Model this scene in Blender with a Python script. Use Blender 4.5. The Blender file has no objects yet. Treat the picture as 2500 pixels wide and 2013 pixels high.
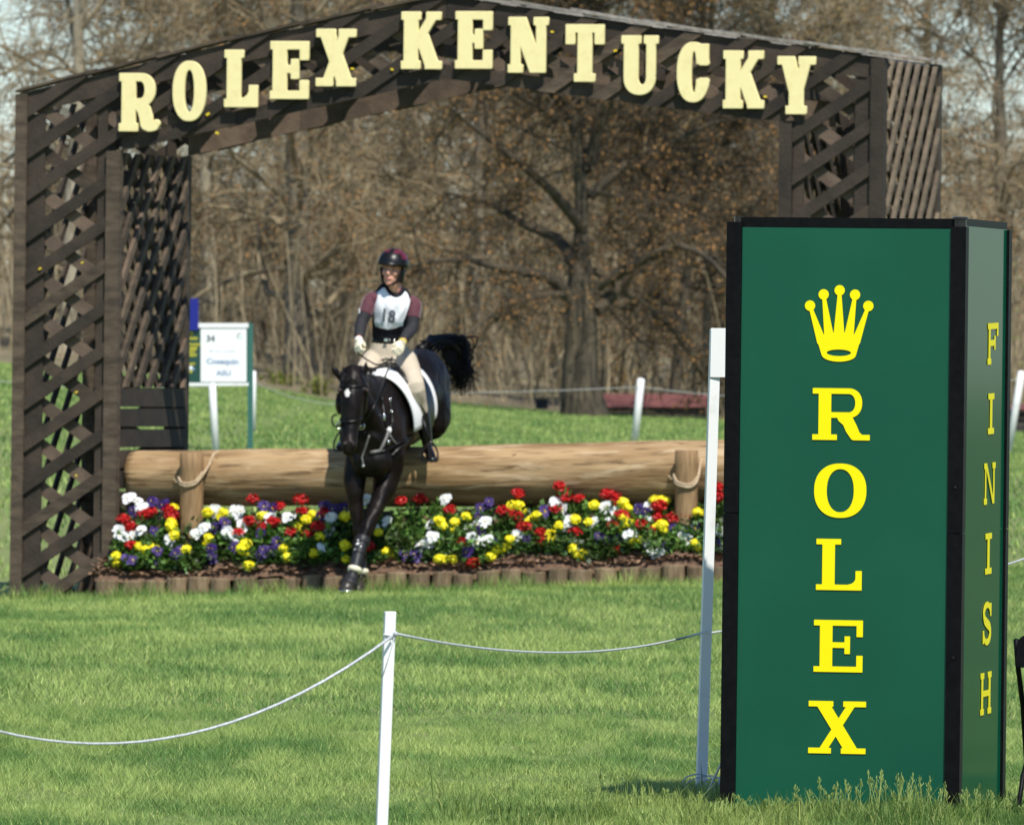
import bpy, bmesh, math, random
import numpy as np
from mathutils import Vector, Matrix
from mathutils.bvhtree import BVHTree

random.seed(7)
rng = np.random.default_rng(11)
R = math.radians
S = bpy.context.scene
COL = S.collection

# ------------------------------------------------------------------ camera
F = 27000.0                       # focal length in photo pixels (2500 wide)
cam_d = bpy.data.cameras.new('camera')
cam = bpy.data.objects.new('camera', cam_d)
COL.objects.link(cam)
cam_d.sensor_width = 36.0
cam_d.lens = 36.0 * F / 2500.0
cam_d.clip_start = 0.5
cam_d.clip_end = 9000
CAMZ = 1.7
PITCH = math.atan(66.5 / F)
ROLL = R(0.7)
CAMROT = Matrix.Rotation(R(90) - PITCH, 3, 'X') @ Matrix.Rotation(ROLL, 3, 'Z')
cam.matrix_world = Matrix.Translation((0, 0, CAMZ)) @ CAMROT.to_4x4()
cam_d.dof.use_dof = True
cam_d.dof.focus_distance = 45.5
cam_d.dof.aperture_fstop = 18.5
S.camera = cam

# ------------------------------------------------------------------ light
SUN_EL, SUN_AZ = 56.0, 20.0       # azimuth: degrees to the right of straight behind the camera
sun_dir = Vector((math.sin(R(SUN_AZ)) * math.cos(R(SUN_EL)), -math.cos(R(SUN_AZ)) * math.cos(R(SUN_EL)), math.sin(R(SUN_EL))))
world = bpy.data.worlds.new('World')
S.world = world
world.use_nodes = True
wn = world.node_tree
wn.nodes.clear()
wo = wn.nodes.new('ShaderNodeOutputWorld')
wb = wn.nodes.new('ShaderNodeBackground')
sky = wn.nodes.new('ShaderNodeTexSky')
sky.sky_type = 'NISHITA'
sky.sun_disc = False
sky.sun_elevation = R(SUN_EL)
sky.sun_rotation = math.atan2(sun_dir.x, sun_dir.y)
sky.air_density = 1.0
sky.dust_density = 0.2
sky.ozone_density = 7.0
wb.inputs['Strength'].default_value = 0.115
wn.links.new(sky.outputs[0], wb.inputs['Color'])
wn.links.new(wb.outputs[0], wo.inputs['Surface'])
sl = bpy.data.lights.new('sun', 'SUN')
sl.energy = 4.6
sl.angle = R(0.53)
sl.color = (1.0, 0.95, 0.86)
so = bpy.data.objects.new('sun', sl)
COL.objects.link(so)
so.location = (20, -30, 60)
so.rotation_euler = sun_dir.to_track_quat('Z', 'Y').to_euler()

S.view_settings.view_transform = 'Standard'
S.view_settings.look = 'None'
S.view_settings.exposure = 0.27
S.view_settings.gamma = 1.0
S.view_settings.use_curve_mapping = False
S.cycles.max_bounces = 6
S.cycles.transparent_max_bounces = 6
S.cycles.use_denoising = True

# ------------------------------------------------------------------ helpers: space
CAM = Vector((0, 0, CAMZ))
def ray(px, py):
    return CAMROT @ Vector(((px - 1250.0) / F, -(py - 1006.5) / F, -1.0))
def U(px, py, D):
    return CAM + ray(px, py) * D

def sm(a, b, t):
    t = np.clip((np.asarray(t, float) - a) / (b - a), 0, 1)
    return t * t * (3 - 2 * t)
def gz(x, y):
    x = np.asarray(x, float); y = np.asarray(y, float)
    local = 0.05 + 0.042 * np.clip(x, -9, 9)
    far = np.interp(x, [-60, -30, -11, -7, -5.6, -4, -1.3, 1.3, 11, 30, 80], [3.2, 2.7, 2.0, 1.7, 1.54, 1.27, 1.25, 1.05, .83, .6, .3])
    fac = np.interp(y, [93, 110, 140, 190, 240, 700, 1200], [0, .35, .66, .83, 1, 1, 0])
    z = sm(72, 86, y) * local * (1 - sm(93, 125, y)) + far * fac
    hill = np.interp(y, [252, 300, 420, 600, 900], [0, 1.1, 3.6, 4.2, 0]) * (1 - sm(70, 150, np.abs(x)))
    return z + hill
def g1(x, y):
    return float(gz(x, y))

# ------------------------------------------------------------------ helpers: objects
def tag(o, label=None, cat=None, group=None, kind=None):
    if label: o['label'] = label
    if cat: o['category'] = cat
    if group: o['group'] = group
    if kind: o['kind'] = kind
    return o
def thing(name, label, cat, loc=(0, 0, 0), group=None):
    o = bpy.data.objects.new(name, None)
    o.empty_display_size = 0.1
    COL.objects.link(o)
    o.location = loc
    return tag(o, label, cat, group)
def root_loc(p):
    while p.parent: p = p.parent
    return Vector(p.location)
def link(name, me, parent=None, loc=None):
    o = bpy.data.objects.new(name, me)
    COL.objects.link(o)
    if parent: o.parent = parent
    if loc is not None: o.location = loc
    return o
def np_mesh(name, V, Fs, mats, smooth=False, tint=None, midx=None):
    """V (N,3); Fs list of int arrays (M,k)"""
    me = bpy.data.meshes.new(name)
    V = np.ascontiguousarray(V, dtype=np.float32)
    Fs = [np.asarray(f, dtype=np.int32) for f in Fs if len(f)]
    me.vertices.add(len(V)); me.vertices.foreach_set('co', V.ravel())
    loops = np.concatenate([f.ravel() for f in Fs])
    tot = np.concatenate([np.full(len(f), f.shape[1], np.int32) for f in Fs])
    start = np.concatenate([[0], np.cumsum(tot)[:-1]]).astype(np.int32)
    me.loops.add(len(loops)); me.loops.foreach_set('vertex_index', loops)
    me.polygons.add(len(tot)); me.polygons.foreach_set('loop_start', start); me.polygons.foreach_set('loop_total', tot)
    if smooth: me.polygons.foreach_set('use_smooth', np.ones(len(tot), bool))
    if midx is not None: me.polygons.foreach_set('material_index', np.asarray(midx, np.int32))
    for m in (mats if isinstance(mats, (list, tuple)) else [mats]): me.materials.append(m)
    if tint is not None:
        a = me.color_attributes.new('tint', 'FLOAT_COLOR', 'POINT')
        c = np.ones((len(V), 4), np.float32); c[:, :3] = tint
        a.data.foreach_set('color', c.ravel())
    me.update(calc_edges=True)
    me.validate()
    return me

class MB:
    """collects world-space geometry; build() links it as one mesh object"""
    def __init__(s): s.v = []; s.f = []; s.m = []; s.cur = 0
    def add(s, verts, faces):
        b = len(s.v)
        s.v += [tuple(p) for p in verts]
        s.f += [tuple(b + i for i in f) for f in faces]
        s.m += [s.cur] * len(faces)
    def box(s, o, e1, e2, e3):
        o, e1, e2, e3 = map(Vector, (o, e1, e2, e3))
        p = [o, o + e1, o + e1 + e2, o + e2, o + e3, o + e1 + e3, o + e1 + e2 + e3, o + e2 + e3]
        fs = [(0, 3, 2, 1), (4, 5, 6, 7), (0, 1, 5, 4), (1, 2, 6, 5), (2, 3, 7, 6), (3, 0, 4, 7)]
        if e1.cross(e2).dot(e3) < 0: fs = [f[::-1] for f in fs]
        s.add(p, fs)
    def tube(s, pts, rad, n=8, cap=True):
        pts = [Vector(p) for p in pts]
        k = len(pts)
        if not hasattr(rad, '__len__'): rad = [rad] * k
        t0 = (pts[1] - pts[0]).normalized()
        a = Vector((0, 0, 1)) if abs(t0.z) < .9 else Vector((1, 0, 0))
        nrm = t0.cross(a).normalized()
        vs = []
        for i in range(k):
            t = (pts[min(i + 1, k - 1)] - pts[max(i - 1, 0)])
            t = t.normalized() if t.length > 1e-9 else t0
            nrm = (nrm - t * nrm.dot(t)).normalized()
            b = t.cross(nrm)
            for j in range(n):
                an = 2 * math.pi * j / n
                vs.append(pts[i] + (nrm * math.cos(an) + b * math.sin(an)) * rad[i])
        fs = [(i * n + j, i * n + (j + 1) % n, (i + 1) * n + (j + 1) % n, (i + 1) * n + j) for i in range(k - 1) for j in range(n)]
        if cap:
            fs += [tuple(range(n))[::-1], tuple((k - 1) * n + j for j in range(n))]
        s.add(vs, fs)
    def loft(s, st, up, n=16, sub=4, cap=True):
        """st: list of (pos, rside, rup)"""
        P, A, B = smooth_path(st, sub)
        k = len(P); up = Vector(up)
        vs = []
        for i in range(k):
            t = (P[min(i + 1, k - 1)] - P[max(i - 1, 0)]).normalized()
            side = t.cross(up).normalized(); u2 = side.cross(t)
            for j in range(n):
                an = 2 * math.pi * j / n
                vs.append(P[i] + side * (math.cos(an) * A[i]) + u2 * (math.sin(an) * B[i]))
        fs = [(i * n + j, i * n + (j + 1) % n, (i + 1) * n + (j + 1) % n, (i + 1) * n + j) for i in range(k - 1) for j in range(n)]
        if cap:
            t = (P[0] - P[1]).normalized(); vs.append(P[0] + t * min(A[0], B[0]) * .5); c0 = len(vs) - 1
            t = (P[-1] - P[-2]).normalized(); vs.append(P[-1] + t * min(A[-1], B[-1]) * .5); c1 = len(vs) - 1
            fs += [((j + 1) % n, j, c0) for j in range(n)] + [((k - 1) * n + j, (k - 1) * n + (j + 1) % n, c1) for j in range(n)]
        s.add(vs, fs)
    def ball(s, c, ax, ay=None, az=None, n=12, m=8):
        """ellipsoid with axis vectors ax, ay, az (or a radius)"""
        c = Vector(c)
        if ay is None: r = ax; ax, ay, az = Vector((r, 0, 0)), Vector((0, r, 0)), Vector((0, 0, r))
        ax, ay, az = Vector(ax), Vector(ay), Vector(az)
        vs = [c + az]
        for i in range(1, m):
            th = math.pi * i / m
            for j in range(n):
                ph = 2 * math.pi * j / n
                vs.append(c + ax * (math.sin(th) * math.cos(ph)) + ay * (math.sin(th) * math.sin(ph)) + az * math.cos(th))
        vs.append(c - az); L = len(vs) - 1
        fs = [(0, 1 + j, 1 + (j + 1) % n) for j in range(n)]
        for i in range(m - 2):
            for j in range(n):
                a = 1 + i * n + j; b = 1 + i * n + (j + 1) % n
                fs.append((a, a + n, b + n, b))
        fs += [(L, 1 + (m - 2) * n + (j + 1) % n, 1 + (m - 2) * n + j) for j in range(n)]
        s.add(vs, fs)
    def prism(s, poly, f0, f1):
        """poly list of 2D pts; f0,f1 map (a,b)->world for the two faces"""
        k = len(poly)
        vs = [f0(*p) for p in poly] + [f1(*p) for p in poly]
        s.add(vs, [tuple(range(k)), tuple(range(2 * k - 1, k - 1, -1))] + [(i, i + k, (i + 1) % k + k, (i + 1) % k) for i in range(k)])
    def build(s, name, mats, parent=None, smooth=False, loc=None, fix=False):
        o0 = root_loc(parent) if parent else Vector(loc if loc is not None else (0, 0, 0))
        me = bpy.data.meshes.new(name)
        me.from_pydata([(p[0] - o0.x, p[1] - o0.y, p[2] - o0.z) for p in s.v], [], s.f)
        for m in (mats if isinstance(mats, (list, tuple)) else [mats]): me.materials.append(m)
        if any(s.m): me.polygons.foreach_set('material_index', s.m)
        if smooth: me.polygons.foreach_set('use_smooth', [True] * len(s.f))
        if fix:
            bm = bmesh.new(); bm.from_mesh(me); bmesh.ops.recalc_face_normals(bm, faces=bm.faces); bm.to_mesh(me); bm.free()
        me.update()
        return link(name, me, parent, None if parent else o0)
    def remesh(s, voxel, name, mats, parent, smooth_it=4, sharp=False):
        me = bpy.data.meshes.new('tmp'); me.from_pydata(s.v, [], s.f)
        bm = bmesh.new(); bm.from_mesh(me); bmesh.ops.recalc_face_normals(bm, faces=bm.faces); bm.to_mesh(me); bm.free()
        o = bpy.data.objects.new('tmp', me); COL.objects.link(o)
        md = o.modifiers.new('r', 'REMESH'); md.mode = 'VOXEL'; md.voxel_size = voxel; md.adaptivity = 0
        if smooth_it:
            sd = o.modifiers.new('s', 'SMOOTH'); sd.factor = .5; sd.iterations = smooth_it
        dg = bpy.context.evaluated_depsgraph_get()
        res = bpy.data.meshes.new_from_object(o.evaluated_get(dg))
        bpy.data.objects.remove(o); bpy.data.meshes.remove(me)
        res.name = name
        o0 = root_loc(parent) if parent else Vector((0, 0, 0))
        res.transform(Matrix.Translation(-o0))
        res.materials.clear()
        for m in (mats if isinstance(mats, (list, tuple)) else [mats]): res.materials.append(m)
        res.polygons.foreach_set('use_smooth', [True] * len(res.polygons))
        res.update()
        return link(name, res, parent)

def smooth_path(st, sub):
    P = [Vector(q[0]) for q in st]; A = [q[1] for q in st]; B = [q[2] for q in st]
    if sub <= 1: return P, A, B
    def cr(a, b, c, d, t):
        return (b * 2 + (c - a) * t + (a * 2 - b * 5 + c * 4 - d) * t * t + (b * 3 - a - c * 3 + d) * t * t * t) * .5
    oP, oA, oB = [], [], []
    n = len(P)
    for i in range(n - 1):
        i0, i3 = max(i - 1, 0), min(i + 2, n - 1)
        for q in range(sub):
            t = q / sub
            oP.append(cr(P[i0], P[i], P[i + 1], P[i3], t))
            oA.append(max(.003, cr(A[i0], A[i], A[i + 1], A[i3], t)))
            oB.append(max(.003, cr(B[i0], B[i], B[i + 1], B[i3], t)))
    oP.append(P[-1]); oA.append(A[-1]); oB.append(B[-1])
    return oP, oA, oB
def cpath(pts, sub=5):
    return smooth_path([(p, .1, .1) for p in pts], sub)[0]

# ------------------------------------------------------------------ helpers: materials
def mat(name, c1, c2=None, rough=.6, scale=8.0, stretch=(1, 1, 1), bump=0.0, bscale=None, spec=.5, coat=0.0, detail=6.0,
        rnd=0.0, contrast=(.35, .65), coords='Object', transl=0.0, tintattr=False, metal=0.0, sheen=0.0):
    m = bpy.data.materials.new(name); m.use_nodes = True
    nt = m.node_tree; N = nt.nodes; L = nt.links
    p = N['Principled BSDF']; out = N['Material Output']
    p.inputs['Roughness'].default_value = rough
    p.inputs['Specular IOR Level'].default_value = spec
    p.inputs['Coat Weight'].default_value = coat
    p.inputs['Metallic'].default_value = metal
    p.inputs['Sheen Weight'].default_value = sheen
    p.inputs['Base Color'].default_value = (*c1, 1)
    colsock = None
    if c2 is not None or bump:
        tc = N.new('ShaderNodeTexCoord'); mp = N.new('ShaderNodeMapping'); mp.inputs['Scale'].default_value = stretch
        L.new(tc.outputs[coords], mp.inputs['Vector'])
        nz = N.new('ShaderNodeTexNoise'); nz.inputs['Scale'].default_value = scale; nz.inputs['Detail'].default_value = detail
        L.new(mp.outputs[0], nz.inputs['Vector'])
    if c2 is not None:
        rp = N.new('ShaderNodeMapRange'); rp.inputs['From Min'].default_value = contrast[0]; rp.inputs['From Max'].default_value = contrast[1]
        L.new(nz.outputs[0], rp.inputs['Value'])
        mx = N.new('ShaderNodeMix'); mx.data_type = 'RGBA'
        mx.inputs[6].default_value = (*c1, 1); mx.inputs[7].default_value = (*c2, 1)
        L.new(rp.outputs[0], mx.inputs[0])
        colsock = mx.outputs[2]
    if tintattr:
        at = N.new('ShaderNodeAttribute'); at.attribute_name = 'tint'
        mm = N.new('ShaderNodeMix'); mm.data_type = 'RGBA'; mm.blend_type = 'MULTIPLY'; mm.inputs[0].default_value = 1
        if colsock: L.new(colsock, mm.inputs[6])
        else: mm.inputs[6].default_value = (*c1, 1)
        L.new(at.outputs['Color'], mm.inputs[7]); colsock = mm.outputs[2]
    if rnd:
        oi = N.new('ShaderNodeObjectInfo')
        mr = N.new('ShaderNodeMapRange'); mr.inputs['To Min'].default_value = 1 - rnd; mr.inputs['To Max'].default_value = 1 + rnd
        L.new(oi.outputs['Random'], mr.inputs['Value'])
        hs = N.new('ShaderNodeHueSaturation')
        if colsock: L.new(colsock, hs.inputs['Color'])
        else: hs.inputs['Color'].default_value = (*c1, 1)
        L.new(mr.outputs[0], hs.inputs['Value']); colsock = hs.outputs[0]
    if colsock: L.new(colsock, p.inputs['Base Color'])
    if bump:
        bp = N.new('ShaderNodeBump'); bp.inputs['Strength'].default_value = bump; bp.inputs['Distance'].default_value = .01
        if bscale:
            nb = N.new('ShaderNodeTexNoise'); nb.inputs['Scale'].default_value = bscale; nb.inputs['Detail'].default_value = 5
            L.new(mp.outputs[0], nb.inputs['Vector']); L.new(nb.outputs[0], bp.inputs['Height'])
        else: L.new(nz.outputs[0], bp.inputs['Height'])
        L.new(bp.outputs[0], p.inputs['Normal'])
    if transl:
        tr = N.new('ShaderNodeBsdfTranslucent'); ms = N.new('ShaderNodeMixShader'); ms.inputs[0].default_value = transl
        if colsock: L.new(colsock, tr.inputs['Color'])
        else: tr.inputs['Color'].default_value = (*c1, 1)
        L.new(p.outputs[0], ms.inputs[1]); L.new(tr.outputs[0], ms.inputs[2]); L.new(ms.outputs[0], out.inputs['Surface'])
    return m

M = {}
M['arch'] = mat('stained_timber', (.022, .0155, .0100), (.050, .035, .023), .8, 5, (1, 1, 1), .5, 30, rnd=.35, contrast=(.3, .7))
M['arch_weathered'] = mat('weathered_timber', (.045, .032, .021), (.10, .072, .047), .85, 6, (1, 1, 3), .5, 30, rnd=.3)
M['arch_lit'] = mat('sunlit_timber', (.082, .056, .038), (.14, .098, .068), .85, 6, (1, 1, 1), .4, 30, rnd=.2)  # lighter copy of the arch timber, with sunlight put into its colour
M['arch_bright'] = mat('sunlit_weathered_slat', (.10, .077, .050), (.165, .128, .088), .85, 6, (1, 1, 2), .4, 30, rnd=.25)  # paler slat timber: weathering plus sunlight on the edges, both in the colour
M['roof'] = mat('grey_roof_board', (.20, .18, .15), (.34, .31, .27), .85, 9, (1, 6, 1), .6, 25, rnd=.2)
M['cream'] = mat('cream_paint', (.92, .80, .40), (.84, .71, .33), .55, 14, bump=.15, contrast=(.5, .8))
def log_mat():
    m = bpy.data.materials.new('log_wood'); m.use_nodes = True
    nt = m.node_tree; N = nt.nodes; L = nt.links; p = N['Principled BSDF']; p.inputs['Roughness'].default_value = .82; p.inputs['Specular IOR Level'].default_value = .25
    tc = N.new('ShaderNodeTexCoord')
    def noise(sc, st, det=6, dist=0.0):
        mp = N.new('ShaderNodeMapping'); mp.inputs['Scale'].default_value = st; L.new(tc.outputs['Object'], mp.inputs['Vector'])
        n = N.new('ShaderNodeTexNoise'); n.inputs['Scale'].default_value = sc; n.inputs['Detail'].default_value = det; n.inputs['Distortion'].default_value = dist
        L.new(mp.outputs[0], n.inputs['Vector']); return n.outputs[0]
    def mix(a, b, f, lo, hi, mode='MIX'):
        rp = N.new('ShaderNodeMapRange'); rp.inputs['From Min'].default_value = lo; rp.inputs['From Max'].default_value = hi; L.new(f, rp.inputs['Value'])
        x = N.new('ShaderNodeMix'); x.data_type = 'RGBA'; x.blend_type = mode; L.new(rp.outputs[0], x.inputs[0])
        for i, c in ((6, a), (7, b)):
            if isinstance(c, tuple): x.inputs[i].default_value = (*c, 1)
            else: L.new(c, x.inputs[i])
        return x.outputs[2]
    c = mix((.42, .285, .150), (.25, .155, .072), noise(1.0, (1.2, 9, 9), 8), .38, .62)
    c = mix(c, (.52, .39, .245), noise(1.6, (1.3, 7, 7), 7, .4), .54, .70)
    c = mix(c, (.15, .092, .046), noise(2.2, (1.6, 14, 14), 7, .3), .55, .68)
    c = mix(c, (.10, .06, .03), noise(3.2, (2.2, 4.5, 4.5), 3), .73, .79)
    L.new(c, p.inputs['Base Color'])
    bp = N.new('ShaderNodeBump'); bp.inputs['Strength'].default_value = .9; bp.inputs['Distance'].default_value = .012
    L.new(noise(2.0, (1.5, 18, 18), 9, .3), bp.inputs['Height']); L.new(bp.outputs[0], p.inputs['Normal'])
    return m
M['log'] = log_mat()
M['logend'] = mat('log_end', (.42, .27, .12), (.28, .17, .07), .8, 20, bump=.3)
M['post'] = mat('post_wood', (.32, .20, .095), (.20, .12, .055), .8, 9, (5, 5, .6), .5)
M['posttop'] = mat('post_end_grain', (.30, .25, .19), (.2, .16, .11), .85, 25)
M['stake'] = mat('edging_wood', (.13, .085, .045), (.23, .165, .095), .85, 8, (3, 3, .7), .6, 20, rnd=.25)
M['stakecore'] = mat('edging_endgrain', (.20, .14, .08), (.12, .08, .05), .9, 20)
M['mulch'] = mat('mulch', (.085, .048, .028), (.18, .105, .062), .95, 30, bump=.8)
M['chip'] = mat('mulch_chip', (.24, .145, .085), (.13, .075, .045), .9, 20, tintattr=True)
M['white'] = mat('white_paint', (.83, .83, .81), (.60, .59, .55), .5, 7, bump=.12, contrast=(.58, .82), detail=9)
M['rope'] = mat('white_cord', (.62, .64, .66), (.42, .44, .48), .7, 60)
M['farcord'] = mat('pale_cord', (.42, .43, .40), None, .8)
M['sisal'] = mat('sisal_rope', (.52, .40, .26), (.36, .26, .16), .85, 60, bump=.4)
M['green'] = mat('green_panel', (.0075, .092, .050), (.006, .079, .044), .24, 1.6, spec=.25, bump=.04, bscale=3, detail=8)
M['greenside'] = mat('green_gloss_panel', (.002, .082, .043), None, .10, spec=.03)
M['blackmetal'] = mat('black_plastic', (.0015, .0015, .0017), (.004, .004, .0043), .5, 30, bump=.05, spec=.15)
M['blackgloss'] = mat('black_gloss', (.006, .006, .007), None, .12)
M['yellow'] = mat('yellow_vinyl', (.95, .82, .002), None, .5, spec=.2)
M['signgreen'] = mat('sign_green', (.012, .055, .040), (.016, .065, .048), .4, 5)
M['signpost'] = mat('sign_post_green', (.035, .13, .105), None, .45)
M['blue'] = mat('blue_board', (.006, .012, .22), None, .5)
M['panelwhite'] = mat('white_panel', (.86, .87, .86), None, .4)
M['ink'] = mat('grey_ink', (.10, .11, .13), None, .6)
M['blueink'] = mat('blue_ink', (.22, .30, .46), None, .6)
M['paleink'] = mat('pale_ink', (.42, .40, .50), None, .6)
M['teal'] = mat('teal_ink', (.25, .55, .50), None, .6)
M['signyellow'] = mat('sign_yellow', (.55, .50, .03), None, .5)
M['horse'] = mat('dark_bay_coat', (.0045, .0031, .0027), (.015, .0092, .0066), .46, 5, bump=.35, bscale=16, spec=.17, contrast=(.45, .72))
M['star'] = mat('white_hair', (.72, .70, .66), None, .7)
M['hair'] = mat('black_hair', (.004, .0034, .0032), (.008, .006, .0052), .45, 40, spec=.3)
M['hoof'] = mat('hoof_horn', (.02, .016, .014), (.05, .04, .03), .4, 30)
M['steel'] = mat('polished_steel', (.75, .74, .72), None, .22, metal=1.0)
M['leather'] = mat('black_leather', (.005, .0045, .0042), None, .33, spec=.35)
M['greystrap'] = mat('grey_strap', (.20, .195, .18), (.10, .10, .095), .5, 60)
M['pad'] = mat('white_saddle_pad', (.84, .84, .84), None, .8, sheen=.2)
M['legboot'] = mat('dark_leg_boot', (.009, .0095, .011), (.018, .018, .021), .5, 40, bump=.1)
M['skin'] = mat('skin', (.64, .29, .20), (.72, .38, .27), .5, 22, spec=.35, bump=.05)
M['eyedark'] = mat('eye_dark', (.03, .018, .014), None, .25)
M['lip'] = mat('lip', (.36, .11, .09), None, .5)
M['maroon'] = mat('maroon_cloth', (.105, .020, .035), (.085, .016, .028), .75, 20, bump=.25, bscale=14, sheen=.3)
M['charcoal'] = mat('charcoal_sleeve', (.013, .0125, .016), (.019, .018, .022), .75, 16, bump=.3, bscale=14)
M['navy'] = mat('navy_vest', (.006, .007, .012), None, .75, 18, spec=.2, bump=.25)
M['bib'] = mat('white_bib', (.84, .85, .88), (.80, .82, .86), .7, 9, bump=.25, bscale=11)
M['bibprint'] = mat('bib_print', (.33, .42, .42), None, .7)
M['breeches'] = mat('beige_breeches', (.56, .48, .37), (.50, .42, .32), .8, 14, bump=.4, bscale=13)
M['glove'] = mat('cream_glove', (.86, .78, .58), None, .75, 30, bump=.15)
M['helmetblack'] = mat('helmet_black', (.005, .005, .0055), None, .36, spec=.4)
M['silk'] = mat('maroon_silk', (.11, .012, .030), None, .42)
M['watch'] = mat('yellow_strap', (.60, .46, .08), None, .5)
M['red'] = mat('red_petal', (.62, .010, .008), (.48, .006, .008), .55, 40, rnd=.12, transl=.15)
M['yel'] = mat('yellow_petal', (.96, .88, .03), (.90, .76, .015), .6, 60, rnd=.08)
M['whi'] = mat('white_petal', (.84, .85, .84), None, .6, transl=.2)
M['pur'] = mat('purple_petal', (.036, .009, .135), (.02, .005, .075), .6, 40, rnd=.25)
M['eyeyel'] = mat('flower_eye', (.75, .55, .03), None, .6)
M['leaf'] = mat('bedding_leaf', (.070, .155, .028), (.13, .25, .050), .5, 14, rnd=.35, transl=.2)
M['leafs'] = mat('bedding_leaf_mass', (.065, .145, .026), (.11, .215, .042), .5, 14, transl=.2, tintattr=True)
M['stem'] = mat('flower_stem', (.07, .13, .03), None, .6)
M['grass'] = mat('grass_blade', (.355, .475, .148), None, .55, transl=.30, tintattr=True, spec=.3)
M['redroof'] = mat('red_roof', (.165, .052, .043), (.12, .042, .036), .8, 6)
M['darkwood'] = mat('dark_boards', (.018, .016, .017), (.04, .035, .033), .8, 6)
M['bark_oak'] = mat('oak_bark', (.026, .021, .013), (.105, .085, .054), .95, 3.2, (3, 3, .35), 1.0, 9, contrast=(.40, .66))
M['bark_grey'] = mat('grey_bark', (.11, .09, .062), (.22, .19, .135), .95, 3, (3, 3, .6), .8, 9)
M['bark_pale'] = mat('pale_bark', (.20, .17, .11), (.42, .38, .28), .9, 2.2, (1, 1, .6), .4, 9)
M['twig'] = mat('twig', (.34, .275, .165), (.135, .108, .064), .95, 1.6)
M['shaded_oak_twig'] = mat('shaded_oak_twig', (.085, .065, .040), (.035, .028, .018), .95, 1.6)  # darker than the other twigs: shade on the limbs put into the colour
M['bud'] = mat('bud', (.42, .27, .12), None, .8, transl=.3, tintattr=True)
M['yscrap'] = mat('yellow_scrap', (.75, .55, .02), None, .6)

# ground: lawn blending to leaf litter under the wood
def ground_mat():
    m = bpy.data.materials.new('lawn_ground'); m.use_nodes = True
    nt = m.node_tree; N = nt.nodes; L = nt.links
    p = N['Principled BSDF']; p.inputs['Roughness'].default_value = .9; p.inputs['Specular IOR Level'].default_value = .15
    geo = N.new('ShaderNodeNewGeometry')
    def noise(sc, det=5, stretch=(1, 1, 1)):
        mp = N.new('ShaderNodeMapping'); mp.inputs['Scale'].default_value = stretch
        L.new(geo.outputs['Position'], mp.inputs['Vector'])
        n = N.new('ShaderNodeTexNoise'); n.inputs['Scale'].default_value = sc; n.inputs['Detail'].default_value = det
        L.new(mp.outputs[0], n.inputs['Vector']); return n
    def mix(a, b, fac, rng_=(.35, .65)):
        rp = N.new('ShaderNodeMapRange'); rp.inputs['From Min'].default_value, rp.inputs['From Max'].default_value = rng_
        L.new(fac, rp.inputs['Value'])
        x = N.new('ShaderNodeMix'); x.data_type = 'RGBA'; L.new(rp.outputs[0], x.inputs[0])
        for i, c in ((6, a), (7, b)):
            if isinstance(c, tuple): x.inputs[i].default_value = (*c, 1)
            else: L.new(c, x.inputs[i])
        return x.outputs[2]
    g = mix((.12, .165, .050), (.20, .235, .085), noise(.35, 4, (1, .35, 1)).outputs[0])
    g = mix(g, (.17, .19, .07), noise(3.0, 4).outputs[0], (.5, .8))
    l = mix((.13, .105, .065), (.27, .225, .145), noise(1.2, 8).outputs[0])
    l = mix(l, (.10, .12, .05), noise(.25, 4).outputs[0], (.5, .75))
    sep = N.new('ShaderNodeSeparateXYZ'); L.new(geo.outputs['Position'], sep.inputs[0])
    nz = noise(.5, 4)
    ma = N.new('ShaderNodeMath'); ma.operation = 'MULTIPLY_ADD'; ma.inputs[1].default_value = 6.0
    L.new(nz.outputs[0], ma.inputs[0]); L.new(sep.outputs['Y'], ma.inputs[2])
    ab = N.new('ShaderNodeMath'); ab.operation = 'ABSOLUTE'; L.new(sep.outputs['X'], ab.inputs[0])
    inw = N.new('ShaderNodeMapRange'); inw.inputs['From Min'].default_value = 62; inw.inputs['From Max'].default_value = 50; L.new(ab.outputs[0], inw.inputs['Value'])
    yw = N.new('ShaderNodeMapRange'); yw.inputs['From Min'].default_value = 250; yw.inputs['From Max'].default_value = 255; L.new(ma.outputs[0], yw.inputs['Value'])
    mu = N.new('ShaderNodeMath'); mu.operation = 'MULTIPLY'; L.new(inw.outputs[0], mu.inputs[0]); L.new(yw.outputs[0], mu.inputs[1])
    L.new(mix(g, l, mu.outputs[0], (0, 1)), p.inputs['Base Color'])
    bp = N.new('ShaderNodeBump'); bp.inputs['Strength'].default_value = .5; bp.inputs['Distance'].default_value = .05
    L.new(noise(12, 6).outputs[0], bp.inputs['Height']); L.new(bp.outputs[0], p.inputs['Normal'])
    return m
M['ground'] = ground_mat()

# ------------------------------------------------------------------ setting: ground
ys = np.concatenate([[-400, -100, -40, 0, 20], np.arange(30, 104, 1.5), np.arange(105, 262, 4), np.arange(265, 620, 12), [660, 720, 800, 900, 1100, 1500, 2500, 4500, 8000]])
xh = np.concatenate([np.arange(0, 15, .75), [16, 18, 21, 25, 30, 38, 50, 65, 85, 110, 150, 250, 500, 1200, 3000]])
xs = np.concatenate([-xh[:0:-1], xh])
XX, YY = np.meshgrid(xs, ys)
V = np.stack([XX, YY, gz(XX, YY)], -1).reshape(-1, 3)
nx, ny = len(xs), len(ys)
I = np.arange((ny - 1) * (nx - 1)); r_, c_ = I // (nx - 1), I % (nx - 1)
a_ = r_ * nx + c_
o = link('ground', np_mesh('ground', V, [np.stack([a_, a_ + 1, a_ + nx + 1, a_ + nx], 1)], M['ground'], True))
tag(o, kind='structure')

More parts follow.
